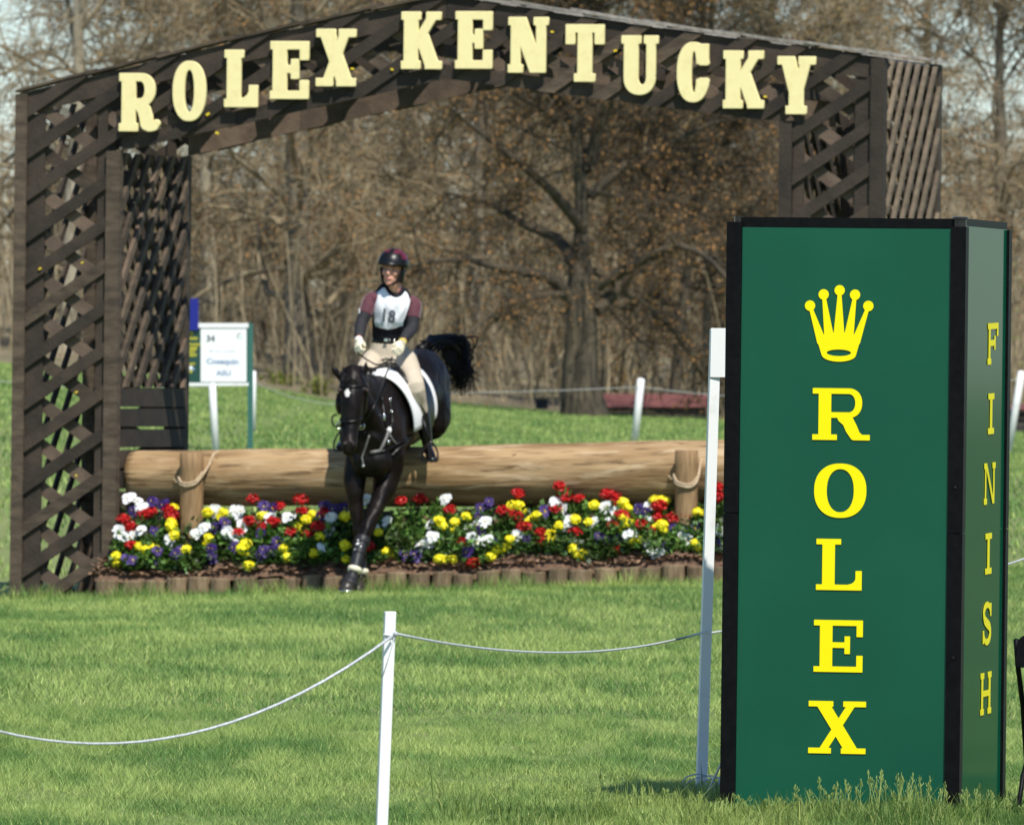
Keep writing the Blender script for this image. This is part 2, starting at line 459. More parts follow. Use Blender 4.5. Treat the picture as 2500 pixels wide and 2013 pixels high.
# ------------------------------------------------------------------ glyphs: implicit shapes traced to outlines
def s_box(X, Y, x0, y0, x1, y1):
    return np.maximum(np.maximum(x0 - X, X - x1), np.maximum(y0 - Y, Y - y1))
def s_ell(X, Y, cx, cy, rx, ry, p=2.0):
    return ((np.abs((X - cx) / rx) ** p + np.abs((Y - cy) / ry) ** p) ** (1 / p) - 1) * min(rx, ry)
def s_poly(X, Y, pts):      # convex polygon
    a = sum(pts[i][0] * pts[(i + 1) % len(pts)][1] - pts[(i + 1) % len(pts)][0] * pts[i][1] for i in range(len(pts)))
    if a < 0: pts = pts[::-1]
    d = np.full(X.shape, -1e9)
    for i in range(len(pts)):
        (x0, y0), (x1, y1) = pts[i], pts[(i + 1) % len(pts)]
        l = math.hypot(x1 - x0, y1 - y0)
        d = np.maximum(d, ((X - x0) * (y1 - y0) - (Y - y0) * (x1 - x0)) / l)
    return d
def s_bar(X, Y, xa, ya, xb, yb, w):   # slanted stroke of horizontal width w, cut level at both ends
    return s_poly(X, Y, [(xa - w / 2, ya), (xa + w / 2, ya), (xb + w / 2, yb), (xb - w / 2, yb)])
def s_stroke(X, Y, pts, rad):
    d = np.full(X.shape, 1e9)
    for i in range(len(pts) - 1):
        (x0, y0), (x1, y1) = pts[i], pts[i + 1]
        dx, dy = x1 - x0, y1 - y0; l2 = dx * dx + dy * dy
        t = np.clip(((X - x0) * dx + (Y - y0) * dy) / l2, 0, 1)
        d = np.minimum(d, np.hypot(X - x0 - t * dx, Y - y0 - t * dy) - (rad[i] * (1 - t) + rad[i + 1] * t))
    return d
def glyph_field(ch, w, h, st, th, so, X, Y):
    """st stem width, th thin stroke / serif thickness, so serif overhang"""
    u = lambda *a: np.minimum.reduce(a)
    B = lambda x0, y0, x1, y1: s_box(X, Y, x0, y0, x1, y1)
    if ch == 'I':
        return u(B(w / 2 - st / 2, 0, w / 2 + st / 2, h), B(0, 0, w, th), B(0, h - th, w, h))
    if ch == 'L':
        return u(B(so, 0, so + st, h), B(0, h - th, 2 * so + st, h), B(0, 0, w, th), B(w - th * 1.15, 0, w, h * .38),
                 np.maximum(B(w - th * 2.4, th, w - th, th * 2.4), -s_ell(X, Y, w - th * 2.4, th * 2.4, th * 1.3, th * 1.3)))
    if ch in 'EF':
        m = h * .52
        v = [B(so, 0, so + st, h), B(0, h - th, w, h), B(w - th * 1.15, h * .68, w, h),
             B(so, m - th / 2, w * .74, m + th / 2), B(w * .74 - th, m - h * .17, w * .74, m + h * .17)]
        v.append(B(0, 0, so * 2 + st, th))
        if ch == 'E': v += [B(0, 0, w, th), B(w - th * 1.15, 0, w, h * .32)]
        return u(*v)
    if ch == 'R':
        ry = h * .285; cy = h - ry; bw = w * .86
        o_ = np.maximum(s_ell(X, Y, bw - ry * .95, cy, ry * .95, ry, 2.2), -(X - (bw - ry * .95)))
        o_ = u(o_, B(so, h - 2 * ry, bw - ry * .9, h))
        iy = ry - th
        ix = max(ry * .95 - st * .95, .12 * w)
        i_ = u(np.maximum(s_ell(X, Y, bw - ry * .95, cy, ix, iy, 2.2), -(X - (bw - ry * .95))), B(so + st, cy - iy, bw - ry * .9, cy + iy))
        o_ = np.maximum(o_, -i_)
        if th > .05:
            leg = s_stroke(X, Y, [(w * .50, h * .43), (w * .60, h * .37), (w * .65, h * .25), (w * .67, h * .13), (w * .74, th * .62), (w * .85, th * .66), (w * .905, h * .135)], [st * .36, st * .46, st * .47, st * .45, st * .36, st * .30, st * .26])
            leg = np.maximum(np.maximum(leg, -Y), X - w)
            return u(o_, B(so, 0, so + st, h), B(0, h - th, so * 2, h), B(0, 0, 2 * so + st, th), leg)
        leg = s_stroke(X, Y, [(w * .52, h * .43), (w * .62, h * .36), (w * .68, h * .22), (w * .74, st * .4), (w * .80, st * .3)], [st * .38, st * .46, st * .48, st * .42, st * .3])
        leg = np.maximum(leg, -Y)
        tail = B(w * .72, 0, w, th)
        return u(o_, B(so, 0, so + st, h), B(0, h - th, so * 2, h), B(0, 0, 2 * so + st, th), leg, tail)
    if ch == 'O':
        return np.maximum(s_ell(X, Y, w / 2, h / 2, w / 2, h / 2, 2.25), -s_ell(X, Y, w / 2, h / 2, w / 2 - st, h / 2 - th, 2.2))
    if ch == 'C':
        ring = np.maximum(s_ell(X, Y, w * .52, h / 2, w * .52, h / 2, 2.3), -s_ell(X, Y, w * .54, h / 2, w * .54 - st, h / 2 - th, 2.3))
        ring = np.maximum(ring, -B(w * .58, h * .38, w * 1.2, h * .64))
        return u(ring, np.maximum(B(w - st * .62, h * .62, w, h * .97), -1e9), np.maximum(B(w - st * .62, h * .25, w, h * .40), -1e9))
    if ch == 'X':
        k = so + st / 2
        return u(s_bar(X, Y, w - k, 0, k, h, st * 1.12), s_bar(X, Y, k, 0, w - k, h, max(th * 1.3, st * .62) if st > .25 * w else th * 1.6),
                 B(0, 0, so * 2 + st * .85, th), B(w - so * 2 - st, 0, w, th), B(0, h - th, so * 2 + st, h), B(w - so * 2 - st * .85, h - th, w, h))
    if ch == 'K':
        return u(B(so, 0, so + st, h), B(0, 0, so * 2 + st, th), B(0, h - th, so * 2 + st, h),
                 s_bar(X, Y, so + st * .7, h * .36, w * .84, h, st * .72), s_bar(X, Y, w * .80, 0, w * .48, h * .62, st * 1.02),
                 B(w * .60, 0, w, th), B(w * .62, h - th, w * .98, h))
    if ch == 'N':
        s2 = st * .78
        return u(B(so, 0, so + s2 * .85, h), B(w - so - s2 * .85, 0, w - so, h), s_bar(X, Y, w - so - st * .55, 0, so + st * .5, h, st * 1.1),
                 B(0, 0, so * 2 + s2 * .85, th), B(0, h - th, so * 1.4 + s2, h), B(w - so * 2 - s2 * .85, h - th, w, h))
    if ch == 'T':
        c = w / 2
        return u(B(c - st / 2, 0, c + st / 2, h), B(0, h - th, w, h), B(0, h * .66, th * 1.2, h), B(w - th * 1.2, h * .66, w, h), B(c - st / 2 - so * 1.3, 0, c + st / 2 + so * 1.3, th))
    if ch == 'U':
        l0, l1, r0, r1 = so, so + st, w - so - st * .62, w - so
        ry = h * .30
        o_ = np.maximum(s_ell(X, Y, (l0 + r1) / 2, ry, (r1 - l0) / 2, ry, 2.2), Y - ry)
        i_ = s_ell(X, Y, (l1 + r0) / 2, ry, (r0 - l1) / 2, ry - th * 1.25, 2.1)
        cup = np.maximum(o_, -i_)
        return u(cup, B(l0, ry, l1, h), B(r0, ry, r1, h), B(0, h - th, 2 * so + st, h), B(w - 2 * so - st * .62, h - th, w, h))
    if ch == 'Y':
        c = w / 2
        return u(B(c - st / 2, 0, c + st / 2, h * .45), s_bar(X, Y, c, h * .38, so + st * .5, h, st * 1.02), s_bar(X, Y, c + st * .1, h * .38, w - so - st * .4, h, st * .72),
                 B(c - st / 2 - so * 1.2, 0, c + st / 2 + so * 1.2, th), B(0, h - th, w * .44, h), B(w * .56, h - th, w, h))
    if ch == 'H':
        s2 = st
        return u(B(so, 0, so + s2, h), B(w - so - s2, 0, w - so, h), B(so, h * .5 - th / 2, w - so, h * .5 + th / 2),
                 B(0, 0, so * 2 + s2, th), B(0, h - th, so * 2 + s2, h), B(w - so * 2 - s2, 0, w, th), B(w - so * 2 - s2, h - th, w, h))
    if ch == 'S':
        pts = []; rad = []
        for i in range(25):
            t = i / 24
            if t < .5:
                a = R(20) + t / .5 * R(235)
                pts.append((w * .5 + math.cos(a) * w * .36, h * .735 + math.sin(a) * h * .21))
            else:
                a = R(75) - (t - .5) / .5 * R(235)
                pts.append((w * .5 + math.cos(a) * w * .36, h * .265 + math.sin(a) * h * .21))
            rad.append(th * .5 + (st * .55 - th * .5) * math.exp(-((t - .5) / .22) ** 2))
        return u(s_stroke(X, Y, pts, rad), B(w * .82, h * .66, w * .95, h * .97), B(w * .05, h * .03, w * .18, h * .34))
    raise KeyError(ch)

def trace(field, xs, ys):
    """marching squares -> closed loops"""
    Z = field
    seg = {}
    ny_, nx_ = Z.shape
    def ept(k):
        kind, i, j = k
        if kind == 0:
            a, b = Z[j, i], Z[j, i + 1]; t = a / (a - b); return (xs[i] + (xs[i + 1] - xs[i]) * t, ys[j])
        a, b = Z[j, i], Z[j + 1, i]; t = a / (a - b); return (xs[i], ys[j] + (ys[j + 1] - ys[j]) * t)
    ins = Z < 0
    mixd = (ins[:-1, :-1].astype(int) + ins[1:, :-1] + ins[:-1, 1:] + ins[1:, 1:])
    adj = {}
    for j, i in zip(*np.nonzero((mixd > 0) & (mixd < 4))):
        a, b, c, d = ins[j, i], ins[j, i + 1], ins[j + 1, i + 1], ins[j + 1, i]
        es = []
        if a != b: es.append((0, i, j))
        if b != c: es.append((1, i + 1, j))
        if c != d: es.append((0, i, j + 1))
        if d != a: es.append((1, i, j))
        prs = [(es[0], es[1])] if len(es) == 2 else ([(es[0], es[1]), (es[2], es[3])] if not a else [(es[0], es[3]), (es[1], es[2])])
        for p, q in prs:
            adj.setdefault(p, []).append(q); adj.setdefault(q, []).append(p)
    loops = []; seen = set()
    for k0 in list(adj):
        if k0 in seen: continue
        loop = [k0]; seen.add(k0); prev, cur = None, k0
        while True:
            nxt = [q for q in adj[cur] if q != prev]
            nx_k = nxt[0] if nxt else None
            if nx_k is None or nx_k in seen:
                if len(adj[cur]) == 2 and adj[cur][0] == adj[cur][1]: pass
                break
            loop.append(nx_k); seen.add(nx_k); prev, cur = cur, nx_k
        pts = [ept(k) for k in loop]
        if len(pts) < 6: continue
        out = []
        n = len(pts)
        for q in range(n):
            a, b, c = pts[q - 1], pts[q], pts[(q + 1) % n]
            if abs((b[0] - a[0]) * (c[1] - a[1]) - (b[1] - a[1]) * (c[0] - a[0])) > 1e-9 * 1 or q % 6 == 0: out.append(b)
        loops.append(out)
    return loops
def loops_mesh(name, loops, depth, bevel, m):
    """flat filled outline in xy, z from 0 to depth"""
    cu = bpy.data.curves.new(name, 'CURVE'); cu.dimensions = '2D'; cu.fill_mode = 'BOTH'
    cu.extrude = depth / 2 - bevel; cu.bevel_depth = bevel; cu.bevel_resolution = 1
    for lp in loops:
        sp = cu.splines.new('POLY'); sp.points.add(len(lp) - 1)
        for i, p in enumerate(lp): sp.points[i].co = (p[0], p[1], 0, 1)
        sp.use_cyclic_u = True
    o = bpy.data.objects.new('tmp', cu); COL.objects.link(o)
    dg = bpy.context.evaluated_depsgraph_get()
    me = bpy.data.meshes.new_from_object(o.evaluated_get(dg))
    bpy.data.objects.remove(o); bpy.data.curves.remove(cu)
    me.transform(Matrix.Translation((0, 0, depth / 2)))
    me.materials.clear(); me.materials.append(m); me.name = name
    return me
def glyph_mesh(ch, w, h, st, th, so, depth, bevel, m, res=84):
    d = h / res
    gx = np.arange(-2 * d, w + 2.5 * d, d) + d * .137; gy = np.arange(-2 * d, h + 2.5 * d, d) + d * .211
    X, Y = np.meshgrid(gx, gy)
    return loops_mesh('letter', trace(glyph_field(ch, w, h, st, th, so, X, Y), gx, gy), depth, bevel, m)
def basis(o, ex, ey, ez):
    m = Matrix.Identity(4)
    for i in range(3):
        m[i][0], m[i][1], m[i][2], m[i][3] = ex[i], ey[i], ez[i], o[i]
    return m
def text_mesh(name, s, size, m, offset=0.0, extrude=.001, sx=1.0):
    cu = bpy.data.curves.new(name, 'FONT'); cu.body = s; cu.size = size; cu.align_x = 'CENTER'; cu.align_y = 'CENTER'
    cu.extrude = extrude; cu.offset = offset; cu.resolution_u = 3
    o = bpy.data.objects.new('tmp', cu); COL.objects.link(o)
    dg = bpy.context.evaluated_depsgraph_get()
    me = bpy.data.meshes.new_from_object(o.evaluated_get(dg))
    bpy.data.objects.remove(o); bpy.data.curves.remove(cu)
    me.transform(Matrix.Diagonal((sx, 1, 1, 1)))
    me.materials.clear(); me.materials.append(m); me.name = name
    return me
def place_mesh(name, me, mtx, parent):
    me.transform(Matrix.Translation(-root_loc(parent)) @ mtx)
    return link(name, me, parent)

# ------------------------------------------------------------------ the lattice arch
PHI = R(16)
AO = U(28, 1448, 91.3)
UE = Vector((math.cos(PHI), -math.sin(PHI), .042)); UH = Vector((math.cos(PHI), -math.sin(PHI), 0))
VE = Vector((math.sin(PHI), math.cos(PHI), 0)); NH = Vector((-math.sin(PHI), -math.cos(PHI), 0)); ZE = Vector((0, 0, 1))
def A(u, v, w): return AO + UE * u + VE * v + ZE * w
def AP(px, py, v=0.0):
    d = ray(px, py); t = (AO + VE * v - CAM).dot(NH) / d.dot(NH)
    rel = CAM + d * t - AO - VE * v
    u = rel.dot(UH)
    return u, rel.z - .042 * u
UL = AP(287, 1200)[0]; UR0 = AP(1905, 420)[0]; UR1 = AP(2162, 300)[0]
DEP = 1.85
_t = [(0, AP(28, 228)[1]), AP(560, 103), AP(1092, -12), AP(1560, 60), (UR1, AP(2162, 138)[1])]
_b = [(UL - .01, AP(286, 371)[1]), AP(700, 279), AP(1095, 192), AP(1500, 248), (UR0 + .01, AP(1905, 299)[1])]
def top(u): return float(np.interp(u, [p[0] for p in _t], [p[1] for p in _t]))
def bot(u): return float(np.interp(u, [p[0] for p in _b], [p[1] for p in _b]))
def clip(poly, a, b, c):      # keep a*x+b*y+c>=0
    out = []
    for i in range(len(poly)):
        p, q = poly[i], poly[(i + 1) % len(poly)]
        dp, dq = a * p[0] + b * p[1] + c, a * q[0] + b * q[1] + c
        if dp >= 0: out.append(p)
        if (dp >= 0) != (dq >= 0):
            t = dp / (dp - dq); out.append((p[0] + (q[0] - p[0]) * t, p[1] + (q[1] - p[1]) * t))
    return out
def area(poly):
    return abs(sum(poly[i][0] * poly[(i + 1) % len(poly)][1] - poly[(i + 1) % len(poly)][0] * poly[i][1] for i in range(len(poly)))) / 2

arch = thing('lattice_arch', 'dark brown timber lattice arch with cream letters spanning the log and flower bed', 'arch', A(0, 0, 0))
def apart(name, mb, m='arch', parent=arch): return mb.build(name, M[m], parent, fix=True)
def ubox(u0, u1, v0, v1, w0, w1):
    mb = MB(); mb.box(A(u0, v0, w0), A(u1, v0, w0) - A(u0, v0, w0), VE * (v1 - v0), ZE * (w1 - w0)); return mb
PW = .10
# corner posts
for (u0, u1, ulo) in ((0, PW, 0), (UL - .115, UL, 0), (UR0, UR0 + .105, 0), (UR1 - .115, UR1, 0)):
    for (v0, v1) in ((-.055, .05), (DEP - .05, DEP + .055)):
        wt = min(top(u0), top(u1)) if u0 < .1 or u1 > UR1 - .1 else bot((u0 + u1) / 2) + .02
        apart('corner_post', ubox(u0, u1, v0, v1, -.25, wt - .012), 'arch_weathered' if u0 < 1 else 'arch')
# backer boards beside the posts
for vb in (-.017, DEP - .008):
    for (u0, u1) in ((PW + .004, PW + .15), (UL - .20, UL - .12), (UR0 + .11, UR0 + .20), (UR1 - .25, UR1 - .12)):
        apart('side_board', ubox(u0, u1, vb, vb + .024, -.2, min(top(u0), top(u1)) - .2))
    # chords along the beam
    nseg = [_t[0][0] + .02, 1.9, AP(1092, 0)[0], 5.7, UR1 - .02]
    for i in range(4):
        u0, u1 = nseg[i], nseg[i + 1] - .004
        mb = MB(); mb.prism([(u0, top(u0) - .19), (u1, top(u1) - .19), (u1, top(u1) - .012), (u0, top(u0) - .012)], lambda a, b: A(a, vb - .002, b), lambda a, b: A(a, vb + .026, b)); apart('top_chord', mb)
        u0 = max(u0, UL + .004); u1 = min(u1, UR0 - .004)
        bh = .12 if vb < 1 else .30
        vc = vb if vb < 1 else DEP - .064
        mb = MB(); mb.prism([(u0, bot(u0) + .004), (u1, bot(u1) + .004), (u1, bot(u1) + bh), (u0, bot(u0) + bh)], lambda a, b: A(a, vc - .002, b), lambda a, b: A(a, vc + .025, b)); apart('bottom_chord', mb, 'arch' if vb < 1 else 'arch_lit')
# soffit blocking between front and back beams
for uu in (1.0, 2.3, 3.6, 5.0, 6.4):
    apart('cross_tie', ubox(uu, uu + .06, .03, DEP - .03, bot(uu) + .2, bot(uu) + .3))
# lattice on front and back faces
def regions():
    pk = AP(1092, 0)[0]; q1, q3 = _t[1][0], _t[3][0]
    regs = [[(PW, -.15), (UL - .116, -.15), (UL - .116, bot(UL)), (UL, bot(UL)), (UL, top(UL)), (PW, top(PW))]]
    regs[0] = [(PW, -.15), (UL - .118, -.15), (UL - .118, top(UL)), (PW, top(PW))]
    cuts = [UL - .118, UL, q1, pk, q3, UR0, UR0 + .108]
    for i in range(len(cuts) - 1):
        u0, u1 = cuts[i], cuts[i + 1]
        um = [u for u in (p[0] for p in _b) if u0 < u < u1]
        lo = lambda u: max(bot(u), 0)
        regs.append([(u0, lo(u0))] + [(u, lo(u)) for u in um] + [(u1, lo(u1)), (u1, top(u1)), (u0, top(u0))])
    regs.append([(UR0 + .108, -.1), (UR1 - .118, -.1), (UR1 - .118, top(UR1 - .1)), (UR0 + .108, top(UR0 + .1))])
    return regs
REG = regions()
def lattice(m, c0, step, hv, v0, v1, regs, mt='arch', name='slat'):
    k0 = math.floor((-2 - c0 - abs(m) * 9) / step) ; k1 = math.ceil((6 + abs(m) * 9 - c0) / step)
    for k in range(k0, k1 + 1):
        c = c0 + k * step; runs = []
        for rg in regs:
            p = clip(clip(rg, -m, 1, -c), m, -1, c + hv)
            if len(p) < 3 or area(p) < 2e-4: continue
            joined = False
            if runs:
                q = runs[-1][-1]; ue_ = max(a[0] for a in q)
                ea = [a[1] for a in q if abs(a[0] - ue_) < 1e-4]; eb = [a[1] for a in p if abs(a[0] - ue_) < 1e-4]
                joined = len(ea) > 1 and len(eb) > 1 and min(max(ea), max(eb)) - max(min(ea), min(eb)) > .01
            if joined: runs[-1].append(p)
            else: runs.append([p])
        for run in runs:
            mb = MB(); tf = []
            for p in run: mb.prism(p, lambda a, b: A(a, v0, b), lambda a, b: A(a, v1, b))
            apart(name, mb, mt if random.random() < .75 else 'arch_weathered')
cu, cw = AP(48, 810)
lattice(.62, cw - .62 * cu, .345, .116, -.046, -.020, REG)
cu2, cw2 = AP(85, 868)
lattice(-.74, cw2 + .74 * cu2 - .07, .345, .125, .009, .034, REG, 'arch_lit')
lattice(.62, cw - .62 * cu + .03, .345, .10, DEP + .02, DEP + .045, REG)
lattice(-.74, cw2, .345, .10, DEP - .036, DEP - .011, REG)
# lattice on the four side faces (v,w planes)
def side_lattice(uface, out, m, c0, step, hv, d0, d1, wlo, whi, name='side_slat', mt=('arch', 'arch_weathered')):
    rg = [(.055, wlo), (DEP - .055, wlo), (DEP - .055, whi), (.055, whi)]
    for k in range(-12, 24):
        c = c0 + k * step
        p = clip(clip(rg, -m, 1, -c), m, -1, c + hv)
        if len(p) >= 3 and area(p) > 2e-4:
            mb = MB(); mb.prism(p, lambda a, b: A(uface + out * d0, a, b), lambda a, b: A(uface + out * d1, a, b))
            apart(name, mb, random.choice(mt))
PLW = AP(300, 945, .2)[1]
side_lattice(UL, 1, 1.05, .1, .33, .105, -.022, .010, PLW, bot(UL) - .01, mt=('arch_weathered', 'arch_lit', 'arch_weathered'))
side_lattice(UL, 1, -1.05, .2, .33, .12, -.052, -.026, PLW, bot(UL) - .01)
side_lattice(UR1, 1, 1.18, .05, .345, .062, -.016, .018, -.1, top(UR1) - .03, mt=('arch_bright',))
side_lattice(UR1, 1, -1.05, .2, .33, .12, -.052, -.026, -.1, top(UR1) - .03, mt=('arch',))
side_lattice(0, 1, 1.05, .1, .40, .10, .002, .026, -.1, top(0) - .05)
side_lattice(UR0, 1, 1.05, .1, .33, .12, .002, .026, -.1, bot(UR0) - .02)
side_lattice(UR0, 1, -1.05, .2, .33, .12, .030, .054, -.1, bot(UR0) - .02)
# boards low on the inner left face
k = 0
w = PLW - .005
while w > 0:
    hgt = random.uniform(.146, .156)
    mb = MB(); d = random.uniform(0, .004)
    mb.box(A(UL - .03, .06, w - hgt), UE * (.034 + d), VE * (DEP - .12), ZE * hgt)
    apart('horizontal_board', mb); w -= .171
# open roof: stepped cap boards along both edges and crossed slats between them
PK = AP(1092, 0)[0]
def roof_run(ua, ub, n, mt):
    for i in range(n):
        u0 = ua + (ub - ua) * i / n; u1 = ua + (ub - ua) * (i + 1) / n + (.08 if ub > ua else -.08)
        lift = .016
        z0, z1 = top(min(max(u0, 0), UR1)), top(min(max(u1, 0), UR1))
        p = [(u0, z0 + .004), (u1, z1 + lift + .004), (u1, z1 + lift + .025), (u0, z0 + .025)]
        for (va, vb_) in ((-.062, .12), (DEP - .12, DEP + .06)):
            mb = MB(); fo = random.uniform(-.008, .008)
            mb.prism(p, lambda a, b: A(a, va + fo, b), lambda a, b: A(a, vb_ + fo, b)); apart('roof_board', mb, mt)
roof_run(.0, PK - .02, 6, 'arch_weathered'); roof_run(UR1 + .03, PK + .02, 6, 'roof')
for (ua, ub, mt) in ((.02, PK - .02, 'arch_weathered'), (PK + .02, UR1 - .02, 'roof')):
    rg = [(ua, .122), (ub, .122), (ub, DEP - .122), (ua, DEP - .122)]
    for sgn, lo, hi in ((1, -.018, -.002), (-1, -.038, -.022)):
        for k in range(-12, 26):
            c = k * .62 + .1
            p = clip(clip(rg, -sgn, 1, -c), sgn, -1, c + .12)
            if len(p) >= 3 and area(p) > 3e-4:
                mb = MB(); mb.prism(p, lambda a, b: A(a, b, top(a) + lo), lambda a, b: A(a, b, top(a) + hi)); apart('roof_slat', mb, mt)
# letters
LET = [('R', 290, 180, 392, 320), ('O', 421, 150, 502, 295), ('L', 547, 123, 629, 261), ('E', 659, 102, 753, 241), ('X', 771, 72, 868, 210),
       ('K', 979, 30, 1078, 168), ('E', 1111, 29, 1201, 167), ('N', 1240, 43, 1338, 177), ('T', 1380, 61, 1474, 199), ('U', 1516, 88, 1606, 231),
       ('C', 1652, 104, 1729, 249), ('K', 1765, 125, 1865, 264), ('Y', 1897, 139, 1990, 278)]
for ch, x0, y0, x1, y1 in LET:
    vl = -.095
    (ua, wa), (ub, wb_) = AP(x0, y1, vl), AP(x1, y0, vl)
    wd, hg = ub - ua, wb_ - wa + .042 * (ub - ua)
    me = glyph_mesh(ch, wd, hg, .115 if ch not in 'O' else .095, .062 if ch not in 'OC' else .068, .022, .035, .0035, M['cream'])
    o = place_mesh('letter', me, basis(A(ua, vl + .035, wa), UH, ZE, -VE), arch)
    o['label'] = 'cream wooden letter %s on the arch' % ch
# stand-offs behind letters are hidden by them; small yellow scraps caught on the timber
for (px, py) in ((530, 325), (507, 279), (860, 168), (957, 170), (1348, 78), (1502, 124), (1868, 236), (97, 656), (200, 641), (186, 957), (186, 1160)):
    u_, w_ = AP(px, py, -.06)
    mb = MB(); L_ = random.uniform(.018, .036)
    a = random.uniform(-.6, .6)
    e1 = (UH * math.cos(a) + ZE * math.sin(a)) * L_; e2 = (ZE * math.cos(a) - UH * math.sin(a)) * L_ * .6
    mb.box(A(u_, -.062, w_) - e1 / 2 - e2 / 2, e1, e2, VE * .014)
    o = mb.build('tape_scrap', M['yscrap'], arch, fix=True)

# ------------------------------------------------------------------ log, posts and rope
LV = .33
def APv(px, py, v): u, w = AP(px, py, v); return A(u, v, w)
pL, pM, pR = APv(322, 1166, LV), APv(1000, 1160, LV), APv(1890, 1153, LV)
axis = (pR - pL); Ln = axis.length; ax = axis.normalized()
sd = ax.cross(ZE).normalized(); upv = sd.cross(ax)
NS, NR = 90, 40
vs = []; seeds = [random.uniform(0, 6.28) for _ in range(12)]
for i in range(NS + 1):
    t = i / NS; base = .222 + .05 * t
    for j in range(NR):
        an = 2 * math.pi * j / NR
        r = base + .006 * math.sin(3 * an + seeds[0] + t * 2) + .004 * math.sin(5 * an + seeds[1] + t * 5) + .0035 * math.sin(t * 31 + seeds[2] + 2 * an) + .003 * math.sin(9 * an + seeds[3] + 1.5 * math.sin(t * 9)) + random.uniform(-.0015, .0015)
        if i == 0 or i == NS: r -= .012
        vs.append((t * Ln, math.cos(an) * r, math.sin(an) * r))
fs = [(i * NR + j, (i + 1) * NR + j, (i + 1) * NR + (j + 1) % NR, i * NR + (j + 1) % NR) for i in range(NS) for j in range(NR)]
fs += [tuple(range(NR)), tuple(NS * NR + j for j in range(NR))[::-1]]
me = bpy.data.meshes.new('log'); me.from_pydata(vs, [], fs)
me.materials.append(M['log']); me.materials.append(M['logend'])
mi = [0] * len(fs); mi[-1] = mi[-2] = 1
me.polygons.foreach_set('material_index', mi)
me.polygons.foreach_set('use_smooth', [True] * (len(fs) - 2) + [False] * 2); me.update()
bm = bmesh.new(); bm.from_mesh(me); bmesh.ops.recalc_face_normals(bm, faces=bm.faces); bm.to_mesh(me); bm.free()
log = link('log', me)
log.matrix_world = basis(pL, ax, sd, upv)
tag(log, 'long thick peeled log lying across posts behind the flower bed', 'log')

def round_post(p0, p1, r, name, label, cat, side=None, parent=None, wob=.006, n=20):
    mb = MB(); k = 9
    pts = [p0.lerp(p1, i / (k - 1)) for i in range(k)]
    rr = [r * 1.0 + random.uniform(-wob, wob) * .5 for _ in range(k)]
    pts.append(p1 + (p1 - p0).normalized() * .006); rr.append(r * .93)
    mb.tube(pts, rr, n)
    mb.m[-1] = 1
    if parent is None:
        o = thing(name, label, cat, p0)
        b = mb.build('shaft', [M['post'], M['posttop']], o, smooth=False)
        b.data.polygons.foreach_set('use_smooth', [True] * (len(b.data.polygons) - 2) + [False] * 2)
        return o
LPV = LV - .22 - .095
for (xc, yt, yb, hw, lab) in ((468, 1106, 1345, 29, 'round timber post near the left end of the log, rope tied round it'),
                             (1676, 1100, 1300, 28, 'round timber post supporting the log beside the white pole and tower')):
    vv = LPV if xc < 900 else LPV - .045
    a_b, a_t = APv(xc, yb, vv), APv(xc, yt, vv)
    rr = hw / 298.0
    rt = round_post(a_b - ZE * .25, a_t, rr, 'log_post', lab, 'post')
    # rope: sling round the post and up over the log
    q = 1 if xc < 900 else 1
    ys_ = (1170, 1182, 1186, 1180, 1160) if xc < 900 else (1163, 1180, 1187, 1188, 1172)
    pts = []
    cu_, _ = AP(xc, 1180, vv)
    for i, an in enumerate((200, 235, 270, 305, 340)):
        x = math.cos(R(an)); y = math.sin(R(an))
        pts.append(A(cu_ + x * (rr + .012), vv + y * (rr + .012), AP(xc, ys_[i], vv)[1]))
    ex = ((510, 1135), (524, 1106)) if xc < 900 else ((1712, 1120), (1720, 1092))
    for (x, y), vq in zip(ex, (LV - .24, LV - .12)): pts.append(APv(x, y, vq))
    pts.append(APv(ex[1][0] + 22, ex[1][1] - 6, LV + .05))
    mb = MB(); mb.tube(cpath(pts, 5), .0125, 8); mb.tube(cpath([p + ZE * .022 for p in pts[:5]], 4), .0105, 8)
    mb.tube(cpath([pts[0], pts[0] - UH * .02 - ZE * .02, pts[0] - UH * .035 + ZE * .01 - VE * .02], 3), .009, 6)
    mb.build('rope_lashing', M['sisal'], rt, smooth=True)

# ------------------------------------------------------------------ flower bed: soil, edging, plants
EV = -.45
def gA(u, v):
    p = A(u, v, 0); return g1(p.x, p.y) - p.z
def soil_w(u, v):
    return .13 + .16 * float(sm(-.42, .0, v)) + .30 * float(sm(-.02, .30, v)) + .02 * math.sin(u * 5.1 + v * 9) + .015 * math.sin(u * 13 + 2) - .01
SU0, SU1 = .80, 6.95
nu, nv = 130, 16
V = []
for i in range(nu + 1):
    for j in range(nv + 1):
        u = SU0 + (SU1 - SU0) * i / nu; v = EV + .05 + 1.15 * j / nv
        w_ = soil_w(u, v) + random.uniform(-.012, .012)
        if j == 0: w_ -= .06
        if i in (0, nu) or j == nv: w_ = -.1
        V.append(A(u, v, w_))
I = [(i * (nv + 1) + j, (i + 1) * (nv + 1) + j, (i + 1) * (nv + 1) + j + 1, i * (nv + 1) + j + 1) for i in range(nu) for j in range(nv)]
mb = MB(); mb.add(V, I); o = mb.build('soil', M['mulch'], loc=A(0, 0, 0), smooth=False); tag(o, kind='structure')
